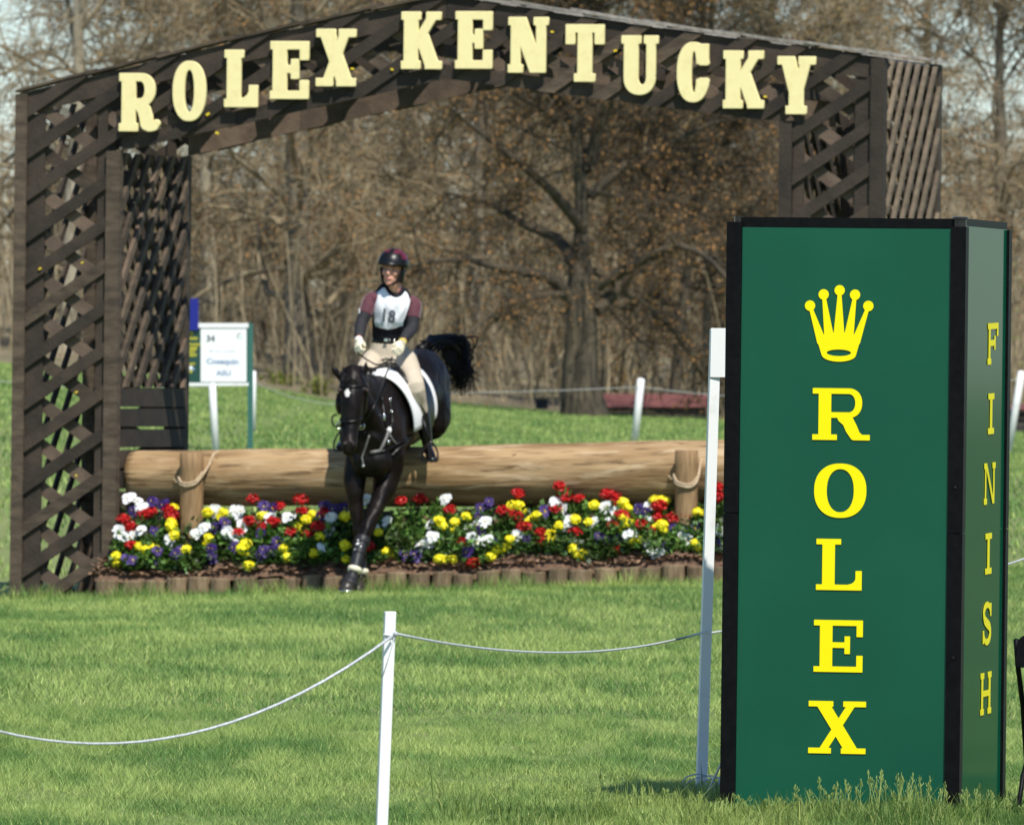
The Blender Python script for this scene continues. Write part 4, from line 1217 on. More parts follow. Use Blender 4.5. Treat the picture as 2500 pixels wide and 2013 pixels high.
# ------------------------------------------------------------------ white poles and cords of the string fence
def square_pole(p0, p1, w, name, label, group=None, extra=None, cat='post'):
    t = thing(name, label, cat, p0, group)
    mb = MB(); ax_ = (p1 - p0); e1 = Vector((1, .15, 0)).normalized() * w; e2 = Vector((-.15, 1, 0)).normalized() * w
    mb.box(p0 - e1 / 2 - e2 / 2, e1, e2, ax_)
    o = mb.build('shaft', M['white'], t)
    bv = o.modifiers.new('b', 'BEVEL'); bv.width = w * .07; bv.segments = 2
    return t
DN = 36.0
pb, pt = U(921, 2215, DN), U(952.5, 1492, DN); pb.z = -.15
near = square_pole(pb, pt, .036, 'fence_pole', 'white square fence pole standing alone in the foreground lawn')
DS = 46.9
q0, q1 = U(1711, 1922, DS), U(1747, 803, DS); q0.z = -.1
spole = square_pole(q0, q1, .0435, 'fence_pole', 'tall white pole with small board at its top beside the green tower')
mb = MB(); bq = U(1734.5, 920, DS - .035)
mb.box(U(1734, 920, DS - .030), U(1786, 920.6, DS - .030) - U(1734, 920, DS - .030), Vector((0, .012, 0)), Vector((.0015, 0, .2075)))
mb.build('board', M['white'], spole)
st = thing('leaning_stick', 'thin white stick leaning against the foot of the green tower', 'stick', U(1722, 1946, 46.2))
mb = MB(); mb.tube([U(1720, 1950, 46.2), U(1772, 1838, 46.0)], .0055, 6); mb.build('shaft', M['white'], st)
def cord(name, label, pts, r=.0045, group=None, sag=None, m='rope'):
    mb = MB(); mb.tube(pts, r, 6); o = mb.build(name, M[m], None, smooth=True, loc=pts[0]); return tag(o, label, 'cord', group)
def catenary(a, b, sag, n=26):
    return [a.lerp(b, i / n) - ZE * (sag * 4 * (i / n) * (1 - i / n)) for i in range(n + 1)]
ka = U(966, 1546, DN - .02)
tie = U(1724, 1541, DS - .03)
cord('boundary_line', 'white cord sagging from the foreground pole to the white pole by the tower', catenary(ka, tie, .075))
lend = U(-560, 1500, 33.5)
pts = catenary(U(958, 1552, DN - .03), lend, .37)
cord('boundary_line', 'white cord dropping from the foreground pole towards the left edge of the lawn', pts)
lb = Vector((lend.x, lend.y + .03, -.1)); square_pole(lb, lend + Vector((0, .03, .08)), .036, 'fence_pole', 'white fence pole beyond the left edge, end of the sagging cord')
# knot and loop on the near pole
mb = MB()
kn = [U(938, 1549, DN - .022), U(952, 1551, DN - .024), U(965, 1545, DN - .024), U(966, 1552, DN), U(950, 1552, DN + .024), U(937, 1549, DN + .01)]
mb.tube(kn + [kn[0]], .0038, 6)
mb.ball(U(965.5, 1546, DN - .024), .0085, n=8, m=6)
mb.tube([U(964, 1550, DN - .024), U(950, 1600, DN - .024), U(936, 1645, DN - .022), U(932, 1652, DN)], .0017, 5)
o = mb.build('cord_knot', M['rope'], near, smooth=True)
mb = MB()
for q in range(4):
    c = U(1706 + q * 7, 1903 + q * 6, DS - .12); rr = .055 + .008 * q
    pts = [c + Vector((math.cos(a) * rr * 1.2, math.sin(a) * .05, math.sin(a + .5 * q) * rr * .6 - .01)) for a in np.linspace(0, 6.28, 22)]
    mb.tube(pts, .003, 5, cap=False)
c = U(1716, 1912, DS - .1)
o = mb.build('cord_coil', M['rope'], None, smooth=True, loc=c); tag(o, 'loose coil of cord lying at the foot of the white pole', 'cord')
rp = U(2700, 1290, 60.0)
pb = Vector((rp.x, rp.y, -.1))
square_pole(pb, rp + ZE * .1, .04, 'fence_pole', 'white fence pole out to the right of the tower')
cord('boundary_line', 'white cord running behind the tower to the pole on the right', catenary(U(1724, 1546, DS + .02), rp, .06))

# ------------------------------------------------------------------ fence notice board and poles behind the log
DB = 140.0
def B_(px, py, off=0.0): return U(px, py, DB - off)
nb = thing('notice_board', 'green course notice board with white panel reading 34, left of the rider', 'notice board', B_(612, 1105))
def bbox(x0, y0, x1, y1, d0, d1, m, name, parent=nb):
    a = B_(x0, y1, d1); mb = MB()
    mb.box(a, B_(x1, y1, d1) - a, Vector((0, d1 - d0, 0)), B_(x0, y0, d1) - a); return mb.build(name, M[m], parent)
bbox(445, 792, 606, 938, -.02, .02, 'signgreen', 'board')
bbox(604.5, 789, 617.5, 1112, -.05, .03, 'signpost', 'post')
bbox(440, 789, 449, 1112, -.05, .03, 'signpost', 'post')
bbox(481, 788.5, 606.5, 800, -.03, .045, 'white', 'top_rail')
bbox(446, 934, 607, 941.5, -.03, .045, 'white', 'bottom_rail')
wp = bbox(489.5, 801.5, 602, 932, .021, .035, 'panelwhite', 'white_panel')
md = wp.modifiers.new('b', 'BEVEL'); md.width = .012; md.segments = 2
def btext(s, px, py, hpx, m, offset=0.0, sx=1.0, par=wp, d=.036):
    me = text_mesh('lettering', s, hpx / 193 * 1.42, M[m], offset, .0012, sx)
    return place_mesh('lettering', me, basis(B_(px, py, d), Vector((1, 0, 0)), ZE, Vector((0, -1, 0))), par)
btext('34', 514, 827, 15, 'ink', .004)
btext('Cosequin', 543, 882.5, 13, 'blueink', .003, 1.12)
btext('ASU', 546, 911, 12, 'blueink', .003, 1.15)
# a small round roundel in the corner of the panel, and one line too small to read
mb = MB()
c0 = B_(585, 820, .0365)
for i in range(10):
    a0, a1 = R(60 + i * 30), R(60 + i * 30 + 28)
    for (ra, rb) in ((.024, .036),):
        mb.add([c0 + Vector((math.cos(t) * r, 0, math.sin(t) * r)) for t, r in ((a0, ra), (a1, ra), (a1, rb), (a0, rb))], [(0, 1, 2, 3)])
    mb.cur = 1 if i > 4 else 0
mb.build('roundel', [M['ink'], M['teal']], wp)
mb = MB(); xq = 512.0
for wd in (9, 4, 3, 5, 4, 0, 6, 4, 5, 3, 6):
    if wd: mb.box(B_(xq, 858.5 + (wd % 3) * .6, .0365), Vector((wd * .72 / 193, 0, 0)), Vector((0, .001, 0)), Vector((0, 0, (2.6 + (wd % 2)) / 193)))
    xq += wd + 1.2 if wd else 4
mb.build('lettering', M['paleink'], wp)
bp = bbox(453, 728, 484.5, 806, .05, .065, 'blue', 'blue_panel')
gp = bbox(447, 806.5, 488.5, 933, .021, .03, 'signgreen', 'side_strip')
for s, py, hp, sx in (('ROLEX', 826, 5.0, 1.35), ('KENTUCKY', 841, 5.5, 1.1), ('THREE', 850.5, 5.5, 1.15), ('DAY', 858.5, 5.5, 1.15), ('EVENT', 867, 5.5, 1.15), ('USEF', 888, 3.6, 1.6)):
    btext(s, 467.5, py, hp, 'signyellow', .003, sx, gp, .0315)
mb = MB()
for dx, dz in ((-5, 5), (-2.5, 7), (0, 8), (2.5, 7), (5, 5)):
    c0 = B_(466, 817, .031)
    mb.add([c0 + Vector((-.010, 0, -.014)), c0 + Vector((.010, 0, -.014)), c0 + Vector((dx / 193 + .006, 0, dz / 193)), c0 + Vector((dx / 193 - .006, 0, dz / 193))], [(0, 1, 2, 3)])
mb.build('crown_print', M['signyellow'], gp)
mb = MB()
c0 = B_(466, 901, .0315); mb.box(c0 + Vector((-.05, 0, -.012)), Vector((.1, 0, 0)), Vector((0, .001, 0)), Vector((0, 0, .028)))
mb.cur = 1; mb.tube([c0 + Vector((0, .001, .02)), c0 + Vector((0, -.0015, .02))], .024, 10); mb.cur = 2; mb.tube([c0 + Vector((.001, .001, -.03)), c0 + Vector((.001, -.0015, -.03))], .018, 10)
mb.build('badge_print', [M['blueink'], M['panelwhite'], M['signyellow']], gp)
def far_pole(px0, py0, px1, py1, D, w, lab):
    a, b = U(px0, py0, D), U(px1, py1, D); a.z = min(a.z, g1(a.x, a.y) - .05)
    t = thing('fence_pole', lab, 'post', a)
    mb = MB(); mb.tube([a, b, b + (b - a).normalized() * .02], [w, w, w * .6], 10); mb.build('shaft', M['white'], t, smooth=True)
    return b
far_pole(528, 1086, 518, 938, 136, .048, 'white pole leaning in front of the notice board, bottom rail above it')
t1 = far_pole(617, 1062, 618.5, 908, 165, .045, 'white pole just right of the green board post')
t2 = far_pole(1549, 1066, 1565, 926, 178, .062, 'white pole leaning right beside the red roofed jump')
t3 = far_pole(2462, 985, 2494, 908, 178, .060, 'white pole leaning far right, seen past the tower edge')
cc = 'cords of the far string fence'
cord('boundary_line', 'thin pale cord of the far fence left of the horse', catenary(t1 - ZE * .15, U(1010, 960, 172), .25), .007, m='farcord')
cord('boundary_line', 'thin pale cord of the far fence from behind the horse to the leaning pole', catenary(U(1010, 960, 172), t2 - ZE * .12, .02), .007, m='farcord')
cord('boundary_line', 'thin pale cord of the far fence right of the leaning pole', catenary(t2 - ZE * .12, t3 - ZE * .1, .25), .007, m='farcord')
lp = far_pole(-220, 990, -215, 880, 170, .05, 'white pole of the far fence beyond the left column')
cord('boundary_line', 'thin pale cord of the far fence behind the left column', catenary(lp - ZE * .1, t1 - ZE * .15, .2), .007, m='farcord')

# red roofed jump under the trees
def red_jump(px0, px1, yt, ym, yb, D, lab, name='red_jump'):
    a = U(px0, yb, D); t = thing(name, lab, 'jump', a)
    W = (U(px1, yb, D) - a); s_ = F / D
    h1, h2 = (yb - ym) / s_, (ym - yt) / s_
    n = 5
    for i in range(n):       # roof boards
        mb = MB(); dz = h2 / n
        o0 = a + ZE * (h1 + i * dz) + Vector((-.05, -.35 + i * .16, 0))
        mb.box(o0, W + Vector((.1, 0, 0)), Vector((0, .16, dz * .98)), Vector((0, -.02, .03))); mb.build('roof_board', M['redroof'], t, fix=True)
    for i in range(3):
        mb = MB(); mb.box(a + ZE * (h1 * (i / 3) + .004) + Vector((0, -.22, 0)), W, Vector((0, .04, 0)), ZE * (h1 / 3 - .012)); mb.build('front_board', M['darkwood'], t, fix=True)
    for f in (0, .33, .66, .98):
        mb = MB(); mb.box(a + W * f + Vector((0, -.26, -.3)), Vector((.08, 0, 0)), Vector((0, .08, 0)), ZE * (h1 + .28)); mb.build('leg', M['darkwood'], t)
red_jump(1462, 1722, 964, 996, 1022, 246, 'long low red roofed jump with dark boards right of the oak trunk')
red_jump(2440, 2620, 989, 1003, 1052, 215, 'red roofed jump with dark frame at the right edge, past the tower')
tr = thing('picnic_bench', 'small grey plank bench standing in front of the red roofed jump', 'bench', U(1588, 1017, 243))
mb = MB(); a = U(1588, 1012, 243); mb.box(a, Vector((.42, 0, 0)), Vector((0, .25, 0)), ZE * .035); mb.build('seat', M['arch_weathered'], tr)
for f in (.04, .34):
    mb = MB(); mb.box(a + Vector((f, .05, -.15)), Vector((.04, 0, 0)), Vector((0, .15, 0)), ZE * .147); mb.build('leg', M['darkwood'], tr)
tr = thing('dark_crate', 'dark blue grey box standing at the wood edge left of the oak', 'box', U(1308, 992, 247))
mb = MB(); a = U(1308, 998, 247); mb.box(a, Vector((.27, 0, 0)), Vector((0, .3, 0)), ZE * .2); mb.build('body', M['darkwood'], tr)
mb = MB(); mb.box(a + Vector((-.015, -.015, .202)), Vector((.30, 0, 0)), Vector((0, .33, 0)), ZE * .03); mb.build('lid', M['darkwood'], tr)

# ------------------------------------------------------------------ trees
def grow(start, dirs, length, nseg, wob, grav, r):
    """vectorised polylines: start (N,3), dirs (N,3) -> (N,nseg+1,3)"""
    n = len(start); P = [start]; d = dirs / np.linalg.norm(dirs, axis=1, keepdims=True); step = (length / nseg)[:, None]
    for i in range(nseg):
        d = d + r.normal(0, wob, (n, 3)); d[:, 2] += grav
        d /= np.linalg.norm(d, axis=1, keepdims=True)
        P.append(P[-1] + d * step)
    return np.stack(P, 1)
def tubes(P, Rr, k):
    """P (N,K,3), Rr (N,K) -> V, F(quads)"""
    N_, K, _ = P.shape
    t = np.gradient(P, axis=1); t /= np.linalg.norm(t, axis=2, keepdims=True) + 1e-9
    ref = np.where(np.abs(t[..., 2:3]) < .8, np.array([0, 0, 1.0]), np.array([1.0, 0, 0])) if False else np.broadcast_to(np.array([.31, .77, .55]), t.shape)
    a = np.cross(t, ref); a /= np.linalg.norm(a, axis=2, keepdims=True) + 1e-9
    b = np.cross(t, a)
    an = np.arange(k) * 2 * np.pi / k
    V = P[:, :, None, :] + (a[:, :, None, :] * np.cos(an)[:, None] + b[:, :, None, :] * np.sin(an)[:, None]) * Rr[:, :, None, None]
    idx = np.arange(N_ * K * k).reshape(N_, K, k)
    q = np.stack([idx[:, :-1, :], np.roll(idx[:, :-1, :], -1, 2), np.roll(idx[:, 1:, :], -1, 2), idx[:, 1:, :]], -1).reshape(-1, 4)
    return V.reshape(-1, 3), q
def ribbons(P, Rr, r):
    N_, K, _ = P.shape
    t = P[:, -1] - P[:, 0]; t /= np.linalg.norm(t, axis=1, keepdims=True) + 1e-9
    a = np.cross(t, r.normal(0, 1, (N_, 3)) + np.array([0, 2.0, 0])); a /= np.linalg.norm(a, axis=1, keepdims=True) + 1e-9
    V = np.stack([P - a[:, None] * Rr[..., None], P + a[:, None] * Rr[..., None]], 2)
    idx = np.arange(N_ * K * 2).reshape(N_, K, 2)
    q = np.stack([idx[:, :-1, 0], idx[:, :-1, 1], idx[:, 1:, 1], idx[:, 1:, 0]], -1).reshape(-1, 4)
    return V.reshape(-1, 3), q
def pick(P, n, r, lo=.25, hi=1.0):
    N_, K, _ = P.shape
    i = r.integers(0, N_, n); t = (lo + (hi - lo) * r.random(n)) * (K - 1); j = np.minimum(t.astype(int), K - 2); f = (t - j)[:, None]
    p = P[i, j] * (1 - f) + P[i, j + 1] * f; d = P[i, j + 1] - P[i, j]
    return p, d / (np.linalg.norm(d, axis=1, keepdims=True) + 1e-9), i, t / (K - 1)
def leaves(P, n, size, r, c1, c2):
    p, d, _, _ = pick(P, n, r, .1, 1.0)
    p = p + r.normal(0, .03, (n, 3))
    a = r.normal(0, 1, (n, 3)); a /= np.linalg.norm(a, axis=1, keepdims=True)
    b = np.cross(a, r.normal(0, 1, (n, 3))); b /= np.linalg.norm(b, axis=1, keepdims=True)
    s_ = r.uniform(.5, 1.2, (n, 1)) * size
    V = np.stack([p - a * s_ * .5, p + b * s_ * .35, p + a * s_ * .5, p - b * s_ * .35], 1).reshape(-1, 3)
    f = r.random((n, 1)); c = np.array(c1) * (1 - f) + np.array(c2) * f
    return V, np.arange(4 * n).reshape(n, 4), np.repeat(c * r.uniform(.6, 1.3, (n, 1)), 4, 0)
def tree(name, label, px, D, rad, H_, seed, bark, lean=(0, 0), limbs=None, nl=18, n2=150, n3=1500, nb=3000, zlo=.15, droop=-.03, spread=.5, budc=((1, 1, 1), (.75, .8, .85)), bud=.06, z0=None, twr=.006, ysq=.6, fork=None, group='bare trees at the wood edge'):
    r = np.random.default_rng(seed)
    x0 = (px - 1250) * D / F; y0 = D
    zb = g1(x0, y0) - .15 if z0 is None else z0
    t = thing(name, label, 'tree', (x0, y0, zb), group)
    o0 = np.array([x0, y0, zb])
    n = 14
    zz = np.linspace(0, 1, n); wx = np.cumsum(r.normal(0, .012, n)) * H_ * .35; wy = np.cumsum(r.normal(0, .012, n)) * H_ * .35
    tr_ = np.stack([wx - wx[0] + lean[0] * zz * H_, wy - wy[0] + lean[1] * zz * H_, zz * H_], 1)
    rr = rad * (1 - .82 * zz) * (1 + .45 * np.exp(-zz * H_ / .3)) * (1 if fork is None else 1 - .5 * sm(fork - .6, fork + .5, zz * H_))
    # trunk with fluted section
    k = 14; V = []; 
    fl = r.uniform(0, 6.28)
    an = np.arange(k) * 2 * np.pi / k
    for i in range(n):
        q = rr[i] * (1 + .10 * np.sin(2 * an + fl + zz[i]) + .06 * np.sin(5 * an + fl * 2) * np.exp(-zz[i] * 6) + r.normal(0, .02, k))
        V.append(np.stack([tr_[i, 0] + np.cos(an) * q, tr_[i, 1] + np.sin(an) * q, np.full(k, tr_[i, 2])], 1))
    V = np.concatenate(V); idx = np.arange(n * k).reshape(n, k)
    q = np.stack([idx[:-1], np.roll(idx[:-1], -1, 1), np.roll(idx[1:], -1, 1), idx[1:]], -1).reshape(-1, 4)
    link('trunk', np_mesh('trunk', V, [q], M[bark], True), t)
    P1, R1 = [], []
    if limbs is not None:
        for lp, ra, rb in limbs:
            P1.append(np.array(lp) - o0); R1.append(np.linspace(ra, rb, len(lp)))
        P1 = np.stack(P1); R1 = np.stack(R1)
    if nl:
        h = zlo + (1 - zlo) * r.random(nl) ** .9 * .95
        st_ = np.stack([np.interp(h, zz, tr_[:, 0]), np.interp(h, zz, tr_[:, 1]), h * H_], 1)
        az = r.uniform(0, 6.28, nl); el = r.uniform(-.1, .7, nl) + .5 * h
        d = np.stack([np.cos(az) * np.cos(el), np.sin(az) * np.cos(el) * ysq, np.sin(el)], 1)
        L = spread * H_ * (1.05 - .65 * h) * r.uniform(.6, 1.1, nl)
        G = grow(st_, d, L, 6, .2, droop, r); Rg = np.interp(h, zz, rr)[:, None] * .34 * np.linspace(1, .2, 7)[None] + .006
        if limbs is not None:
            Kl = P1.shape[1]
            f = np.linspace(0, 6, Kl); j = np.minimum(f.astype(int), 5); w_ = (f - j)[None, :, None]
            G = G[:, j] * (1 - w_) + G[:, j + 1] * w_; Rg = Rg[:, j] * (1 - w_[..., 0]) + Rg[:, j + 1] * w_[..., 0]
            P1 = np.concatenate([P1, G]); R1 = np.concatenate([R1, Rg])
        else: P1, R1 = G, Rg
    Vs, Fs = [], []
    def put(V, q):
        b = sum(len(v) for v in Vs); Vs.append(V); Fs.append(q + b)
    put(*tubes(P1, R1, 6))
    p, d, i, tt = pick(P1, n2, r, .2)
    P2 = grow(p, d * .7 + r.normal(0, .75, (n2, 3)) * np.array([1, ysq, .8]), r.uniform(.6, 1.7, n2) * H_ / 12, 5, .2, droop * 1.5, r)
    R2 = (.018 * r.uniform(.6, 1.3, n2) * (H_ / 12) ** .5)[:, None] * np.linspace(1, .3, 6)[None]
    put(*tubes(P2, R2, 4))
    p, d, i, tt = pick(P2, n3, r, .1)
    P3 = grow(p, d * .5 + r.normal(0, .7, (n3, 3)), r.uniform(.3, 1.05, n3), 2, .3, droop * 3, r)
    R3 = (twr * r.uniform(.7, 1.4, n3))[:, None] * np.linspace(1, .5, 3)[None]
    put(*ribbons(P3, R3, r))
    link('branches', np_mesh('branches', np.concatenate(Vs), Fs, M['twig'] if bark != 'bark_oak' else M['shaded_oak_twig'], False), t)
    if nb:
        V, q, c = leaves(P3, nb, bud, r, *budc)
        link('buds', np_mesh('buds', V, [q], M['bud'], tint=c), t)
    return t
DO = 240.0
def LP(pts, dd):
    n = len(pts); out = []
    q = cpath([U(px, py, DO + d) for (px, py), d in zip(pts, np.linspace(0, dd, n))], 4)
    f = np.linspace(0, len(q) - 1, 9)
    return [tuple(q[int(a)].lerp(q[min(int(a) + 1, len(q) - 1)], a - int(a))) for a in f]
oak_limbs = [
    (LP([(1405, 770), (1375, 700), (1310, 668), (1220, 655), (1120, 630), (1010, 650)], -1.5), .19, .03),
    (LP([(1400, 640), (1360, 580), (1290, 555), (1200, 500), (1080, 470)], 2), .15, .03),
    (LP([(1425, 560), (1350, 470), (1270, 400), (1180, 330), (1090, 260)], -2), .15, .03),
    (LP([(1455, 760), (1520, 690), (1590, 560), (1640, 430), (1700, 330)], 1.5), .17, .03),
    (LP([(1460, 700), (1560, 640), (1660, 600), (1740, 640), (1790, 700)], -2), .14, .02),
    (LP([(1440, 480), (1530, 400), (1620, 360), (1740, 300), (1850, 290)], 1), .13, .02),
    (LP([(1430, 420), (1400, 300), (1330, 200), (1270, 80), (1240, -60)], 2), .15, .04),
    (LP([(1440, 400), (1480, 260), (1560, 150), (1620, 20), (1700, -100)], -1), .15, .04),
    (LP([(1410, 720), (1330, 720), (1250, 740), (1170, 790), (1110, 850)], -3), .10, .02),
    (LP([(1450, 660), (1540, 720), (1620, 780), (1680, 860), (1720, 930)], 2), .10, .02),
]
RUST = ((1.15, .90, .66), (.62, .60, .52)); OLIVE = ((.95, 1.0, .75), (.66, .70, .58)); GREYB = ((.75, .82, .9), (1.0, .95, .9)); GREENB = ((.40, .85, .35), (.62, 1.0, .42))
tree('oak_tree', 'big oak with thick furrowed trunk and rusty buds, right of the horse tail', 1428, DO, .40, 13, 3, 'bark_oak', lean=(.01, 0), limbs=oak_limbs, nl=22, n2=800, n3=14000, nb=30000, zlo=.28, droop=-.02, spread=.55, budc=RUST, bud=.085, twr=.008, group=None, fork=3.3)
specs = [
    ('pale_trunk_tree', 'stout pale grey tree behind the green board, right of its post', 733, 262, .30, 15, 'bark_grey', (.00, 0), RUST, 30, 7500),
    ('bare_tree', 'slender pale barked tree close behind the green board post', 506, 275, .17, 15, 'bark_pale', (-.02, 0), OLIVE, 22, 5000),
    ('bare_tree', 'slim grey tree directly behind the horse tail', 1165, 270, .14, 14, 'bark_grey', (.02, 0), OLIVE, 22, 5000),
    ('bare_tree', 'grey tree with a fork between horse tail and oak', 1265, 285, .16, 15, 'bark_grey', (-.01, 0), GREYB, 22, 5000),
    ('bare_tree', 'dark leaning tree right of the oak, in front of the red roofed jump', 1642, 256, .15, 13, 'bark_oak', (.055, 0), RUST, 22, 6000),
    ('bare_tree', 'straight grey tree at the right end of the red roofed jump', 1728, 258, .14, 14, 'bark_grey', (-.01, 0), OLIVE, 22, 5000),
    ('sycamore_tree', 'sycamore with cream upper trunk rising above the right lattice column', 2262, 290, .20, 17, 'bark_pale', (.0, 0), GREYB, 20, 3500),
    ('bare_tree', 'bare tree behind the right lattice column, rusty twigs', 2085, 268, .18, 15, 'bark_grey', (.02, 0), RUST, 24, 6000),
    ('bare_tree', 'bare tree at the far right edge beyond the tower', 2440, 280, .20, 15, 'bark_grey', (-.03, 0), OLIVE, 22, 4200),
    ('sycamore_tree', 'sycamore with yellow green limbs at the top left, beyond the left column', 150, 268, .24, 15, 'bark_pale', (.05, 0), OLIVE, 22, 3600),
    ('bare_tree', 'bare tree left of the left lattice column at the frame edge', -60, 275, .20, 15, 'bark_grey', (.0, 0), OLIVE, 20, 3000),
    ('bare_tree', 'bare tree seen above the letter X, behind the arch', 850, 280, .20, 16, 'bark_grey', (.02, 0), RUST, 24, 6500),
    ('bare_tree', 'thin bare tree behind the rider, left of the helmet', 905, 300, .12, 15, 'bark_grey', (.0, 0), OLIVE, 20, 5000),
    ('bare_tree', 'bare tree behind the left lattice column', 345, 285, .18, 15, 'bark_grey', (.03, 0), RUST, 22, 4500),
    ('bare_tree', 'dark thin tree between the red jump and the white tower pole', 1590, 300, .13, 15, 'bark_oak', (-.02, 0), RUST, 22, 5500),
    ('bare_tree', 'bare tree behind the tower top, between column and tower', 1880, 285, .18, 16, 'bark_grey', (.0, 0), RUST, 24, 5500),
    ('bare_tree', 'thin bare tree just left of the oak trunk', 1345, 305, .12, 16, 'bark_grey', (.01, 0), GREYB, 22, 5000),
    ('bare_tree', 'thin bare tree behind the left part of the log, right of pale tree', 640, 310, .12, 15, 'bark_grey', (.02, 0), OLIVE, 22, 5000),
]
for i, (nm, lab, px, D, ra, H_, bk, ln, bc, nl, nb) in enumerate(specs):
    tree(nm, lab, px, D, ra, H_, 40 + i, bk, lean=ln, nl=nl + 12, n2=480 if px > 480 else 300, n3=9000 if px > 480 else 4500, nb=int(nb * (1.9 if px > 480 else .9)), zlo=.10, droop=-.035, spread=.42, budc=bc, bud=.085, twr=.0085)
# leafing shrubs at the wood edge
def shrub(px, D, h_, label, seed, c):
    r = np.random.default_rng(seed); x0 = (px - 1250) * D / F; z0 = g1(x0, D) - .05
    t = thing('shrub', label, 'shrub', (x0, D, z0), 'shrubs at the wood edge')
    n = 40; st_ = np.zeros((n, 3)) + r.normal(0, .12, (n, 3)) * np.array([1, 1, 0]); d = np.stack([r.normal(0, .45, n), r.normal(0, .45, n), np.ones(n)], 1)
    P = grow(st_, d, r.uniform(.5, 1, n) * h_, 5, .15, 0, r); V, q = tubes(P, np.full((n, 6), .01), 3)
    link('stems', np_mesh('stems', V, [q], M['twig']), t)
    V, q, cc_ = leaves(P, 700, .09, r, *c); link('leaves', np_mesh('leaves', V, [q], M['bud'], tint=cc_), t)
shrub(775, 255, .6, 'low shrub in fresh green leaf left of the horse head', 5, GREENB)
shrub(690, 258, .45, 'small fresh green shrub right of the green notice board', 6, GREENB)
shrub(2490, 262, 4.6, 'tall greenish shrub at the right frame edge beyond the tower', 7, GREENB)
shrub(1500, 275, 1.3, 'dark green shrub behind the red roofed jump', 8, OLIVE)
# the far wood, one mass
r = np.random.default_rng(99)
n = 620
xw = r.uniform(-34, 34, n); yw = r.uniform(268, 470, n); zw = gz(xw, yw) - .2
hw = r.uniform(5, 12, n) * np.where(xw < -5, .5, np.where(xw > 9, .7, .9)); d = np.stack([r.normal(0, .05, n), r.normal(0, .05, n), np.ones(n)], 1)
P = grow(np.stack([xw, yw, zw], 1), d, hw, 5, .04, .0, r); Rr = (r.uniform(.035, .13, n))[:, None] * np.linspace(1, .25, 6)[None]
V1, q1 = tubes(P, Rr, 5)
n = 60000
p, d, _, _ = pick(P, n, r, .12, 1.0)
P2 = grow(p, np.stack([r.normal(0, 1, n), r.normal(0, 1, n), r.normal(.15, .6, n)], 1), r.uniform(.4, 1.8, n), 2, .3, -.08, r)
V2, q2 = ribbons(P2, (r.uniform(.007, .018, n))[:, None] * np.linspace(1, .5, 3)[None], r)
V3, q3, c3 = leaves(P2, 90000, .11, r, (.8, .8, .75), (.95, .78, .62))
n = 3600
xb_ = r.uniform(-26, 26, n); yb_ = 254 + 95 * r.random(n) ** 1.3
Pb = grow(np.stack([xb_, yb_, gz(xb_, yb_) - .05], 1), np.stack([r.normal(0, .16, n), r.normal(0, .16, n), np.ones(n)], 1), r.uniform(.8, 4.2, n), 4, .09, 0, r)
V4, q4 = ribbons(Pb, (r.uniform(.008, .035, n))[:, None] * np.linspace(1, .4, 5)[None], r)
o = link('underbrush', np_mesh('underbrush', V4, [q4], M['twig'])); tag(o, 'thin bare saplings crowding the foot of the wood behind the lawn', 'underbrush', kind='stuff')
o = link('far_wood', np_mesh('far_wood', np.concatenate([V1, V2]), [q1, q2 + len(V1)], M['twig'])); tag(o, 'far bare wood on the slope behind the edge trees', 'wood', kind='stuff')
o = link('far_wood_buds', np_mesh('far_wood_buds', V3, [q3], M['bud'], tint=c3)); tag(o, 'brown and olive buds of the far wood on the slope', 'wood', kind='stuff')

# ------------------------------------------------------------------ folding chair at the right edge
ch = thing('folding_chair', 'black folding chair at the right edge beside the tower', 'chair', U(2500, 2000, 44.2))
c0 = U(2476, 1548, 44.2); gzc = -.02
ex = Vector((.97, -.25, 0)); ey = Vector((.25, .97, 0))
topz = c0.z
def CP(x, y, z): return Vector((c0.x, c0.y, 0)) + ex * x + ey * y + ZE * z
W_ = .44
for s_ in (0, W_):
    mb = MB(); mb.tube([CP(s_ + .012, -.02, topz - .02), CP(s_ + .012, .02, topz - .12), CP(s_ + .012, .13, .44), CP(s_ + .012, .30, gzc)], .011, 10); mb.build('front_leg', M['blackmetal'], ch, smooth=True)
    mb = MB(); mb.tube([CP(s_ + .03, .36, .42), CP(s_ + .03, .06, .16), CP(s_ + .03, -.06, gzc)], .010, 10); mb.build('rear_leg', M['blackmetal'], ch, smooth=True)
mb = MB()
prof = []
hb = .135
for (cx2, cz2, a0) in ((W_ - .035, -.04, 0), (.06, -.04, 90), (.03, -hb + .02, 180), (W_ - .01, -hb + .02, 270)):
    rr = .04 if a0 < 180 else .016
    prof += [(cx2 + rr * math.cos(R(a0 + q * 18)), cz2 + rr * math.sin(R(a0 + q * 18))) for q in range(6)]
mb.prism(prof, lambda a, b: CP(a, -.022 + (a - .22) ** 2 * -.25, topz + b), lambda a, b: CP(a, -.002 + (a - .22) ** 2 * -.25, topz + b))
mb.build('backrest', M['blackmetal'], ch, fix=True)
mb = MB(); mb.box(CP(.03, .08, .43), ex * (W_ - .04), ey * .36, ZE * .022); o = mb.build('seat', M['blackmetal'], ch); md = o.modifiers.new('b', 'BEVEL'); md.width = .01; md.segments = 3
for z_, y_ in ((.2, .215), (.16, .06)):
    mb = MB(); mb.tube([CP(.02, y_, z_), CP(W_ + .01, y_, z_)], .008, 8); mb.build('crossbar', M['blackmetal'], ch, smooth=True)
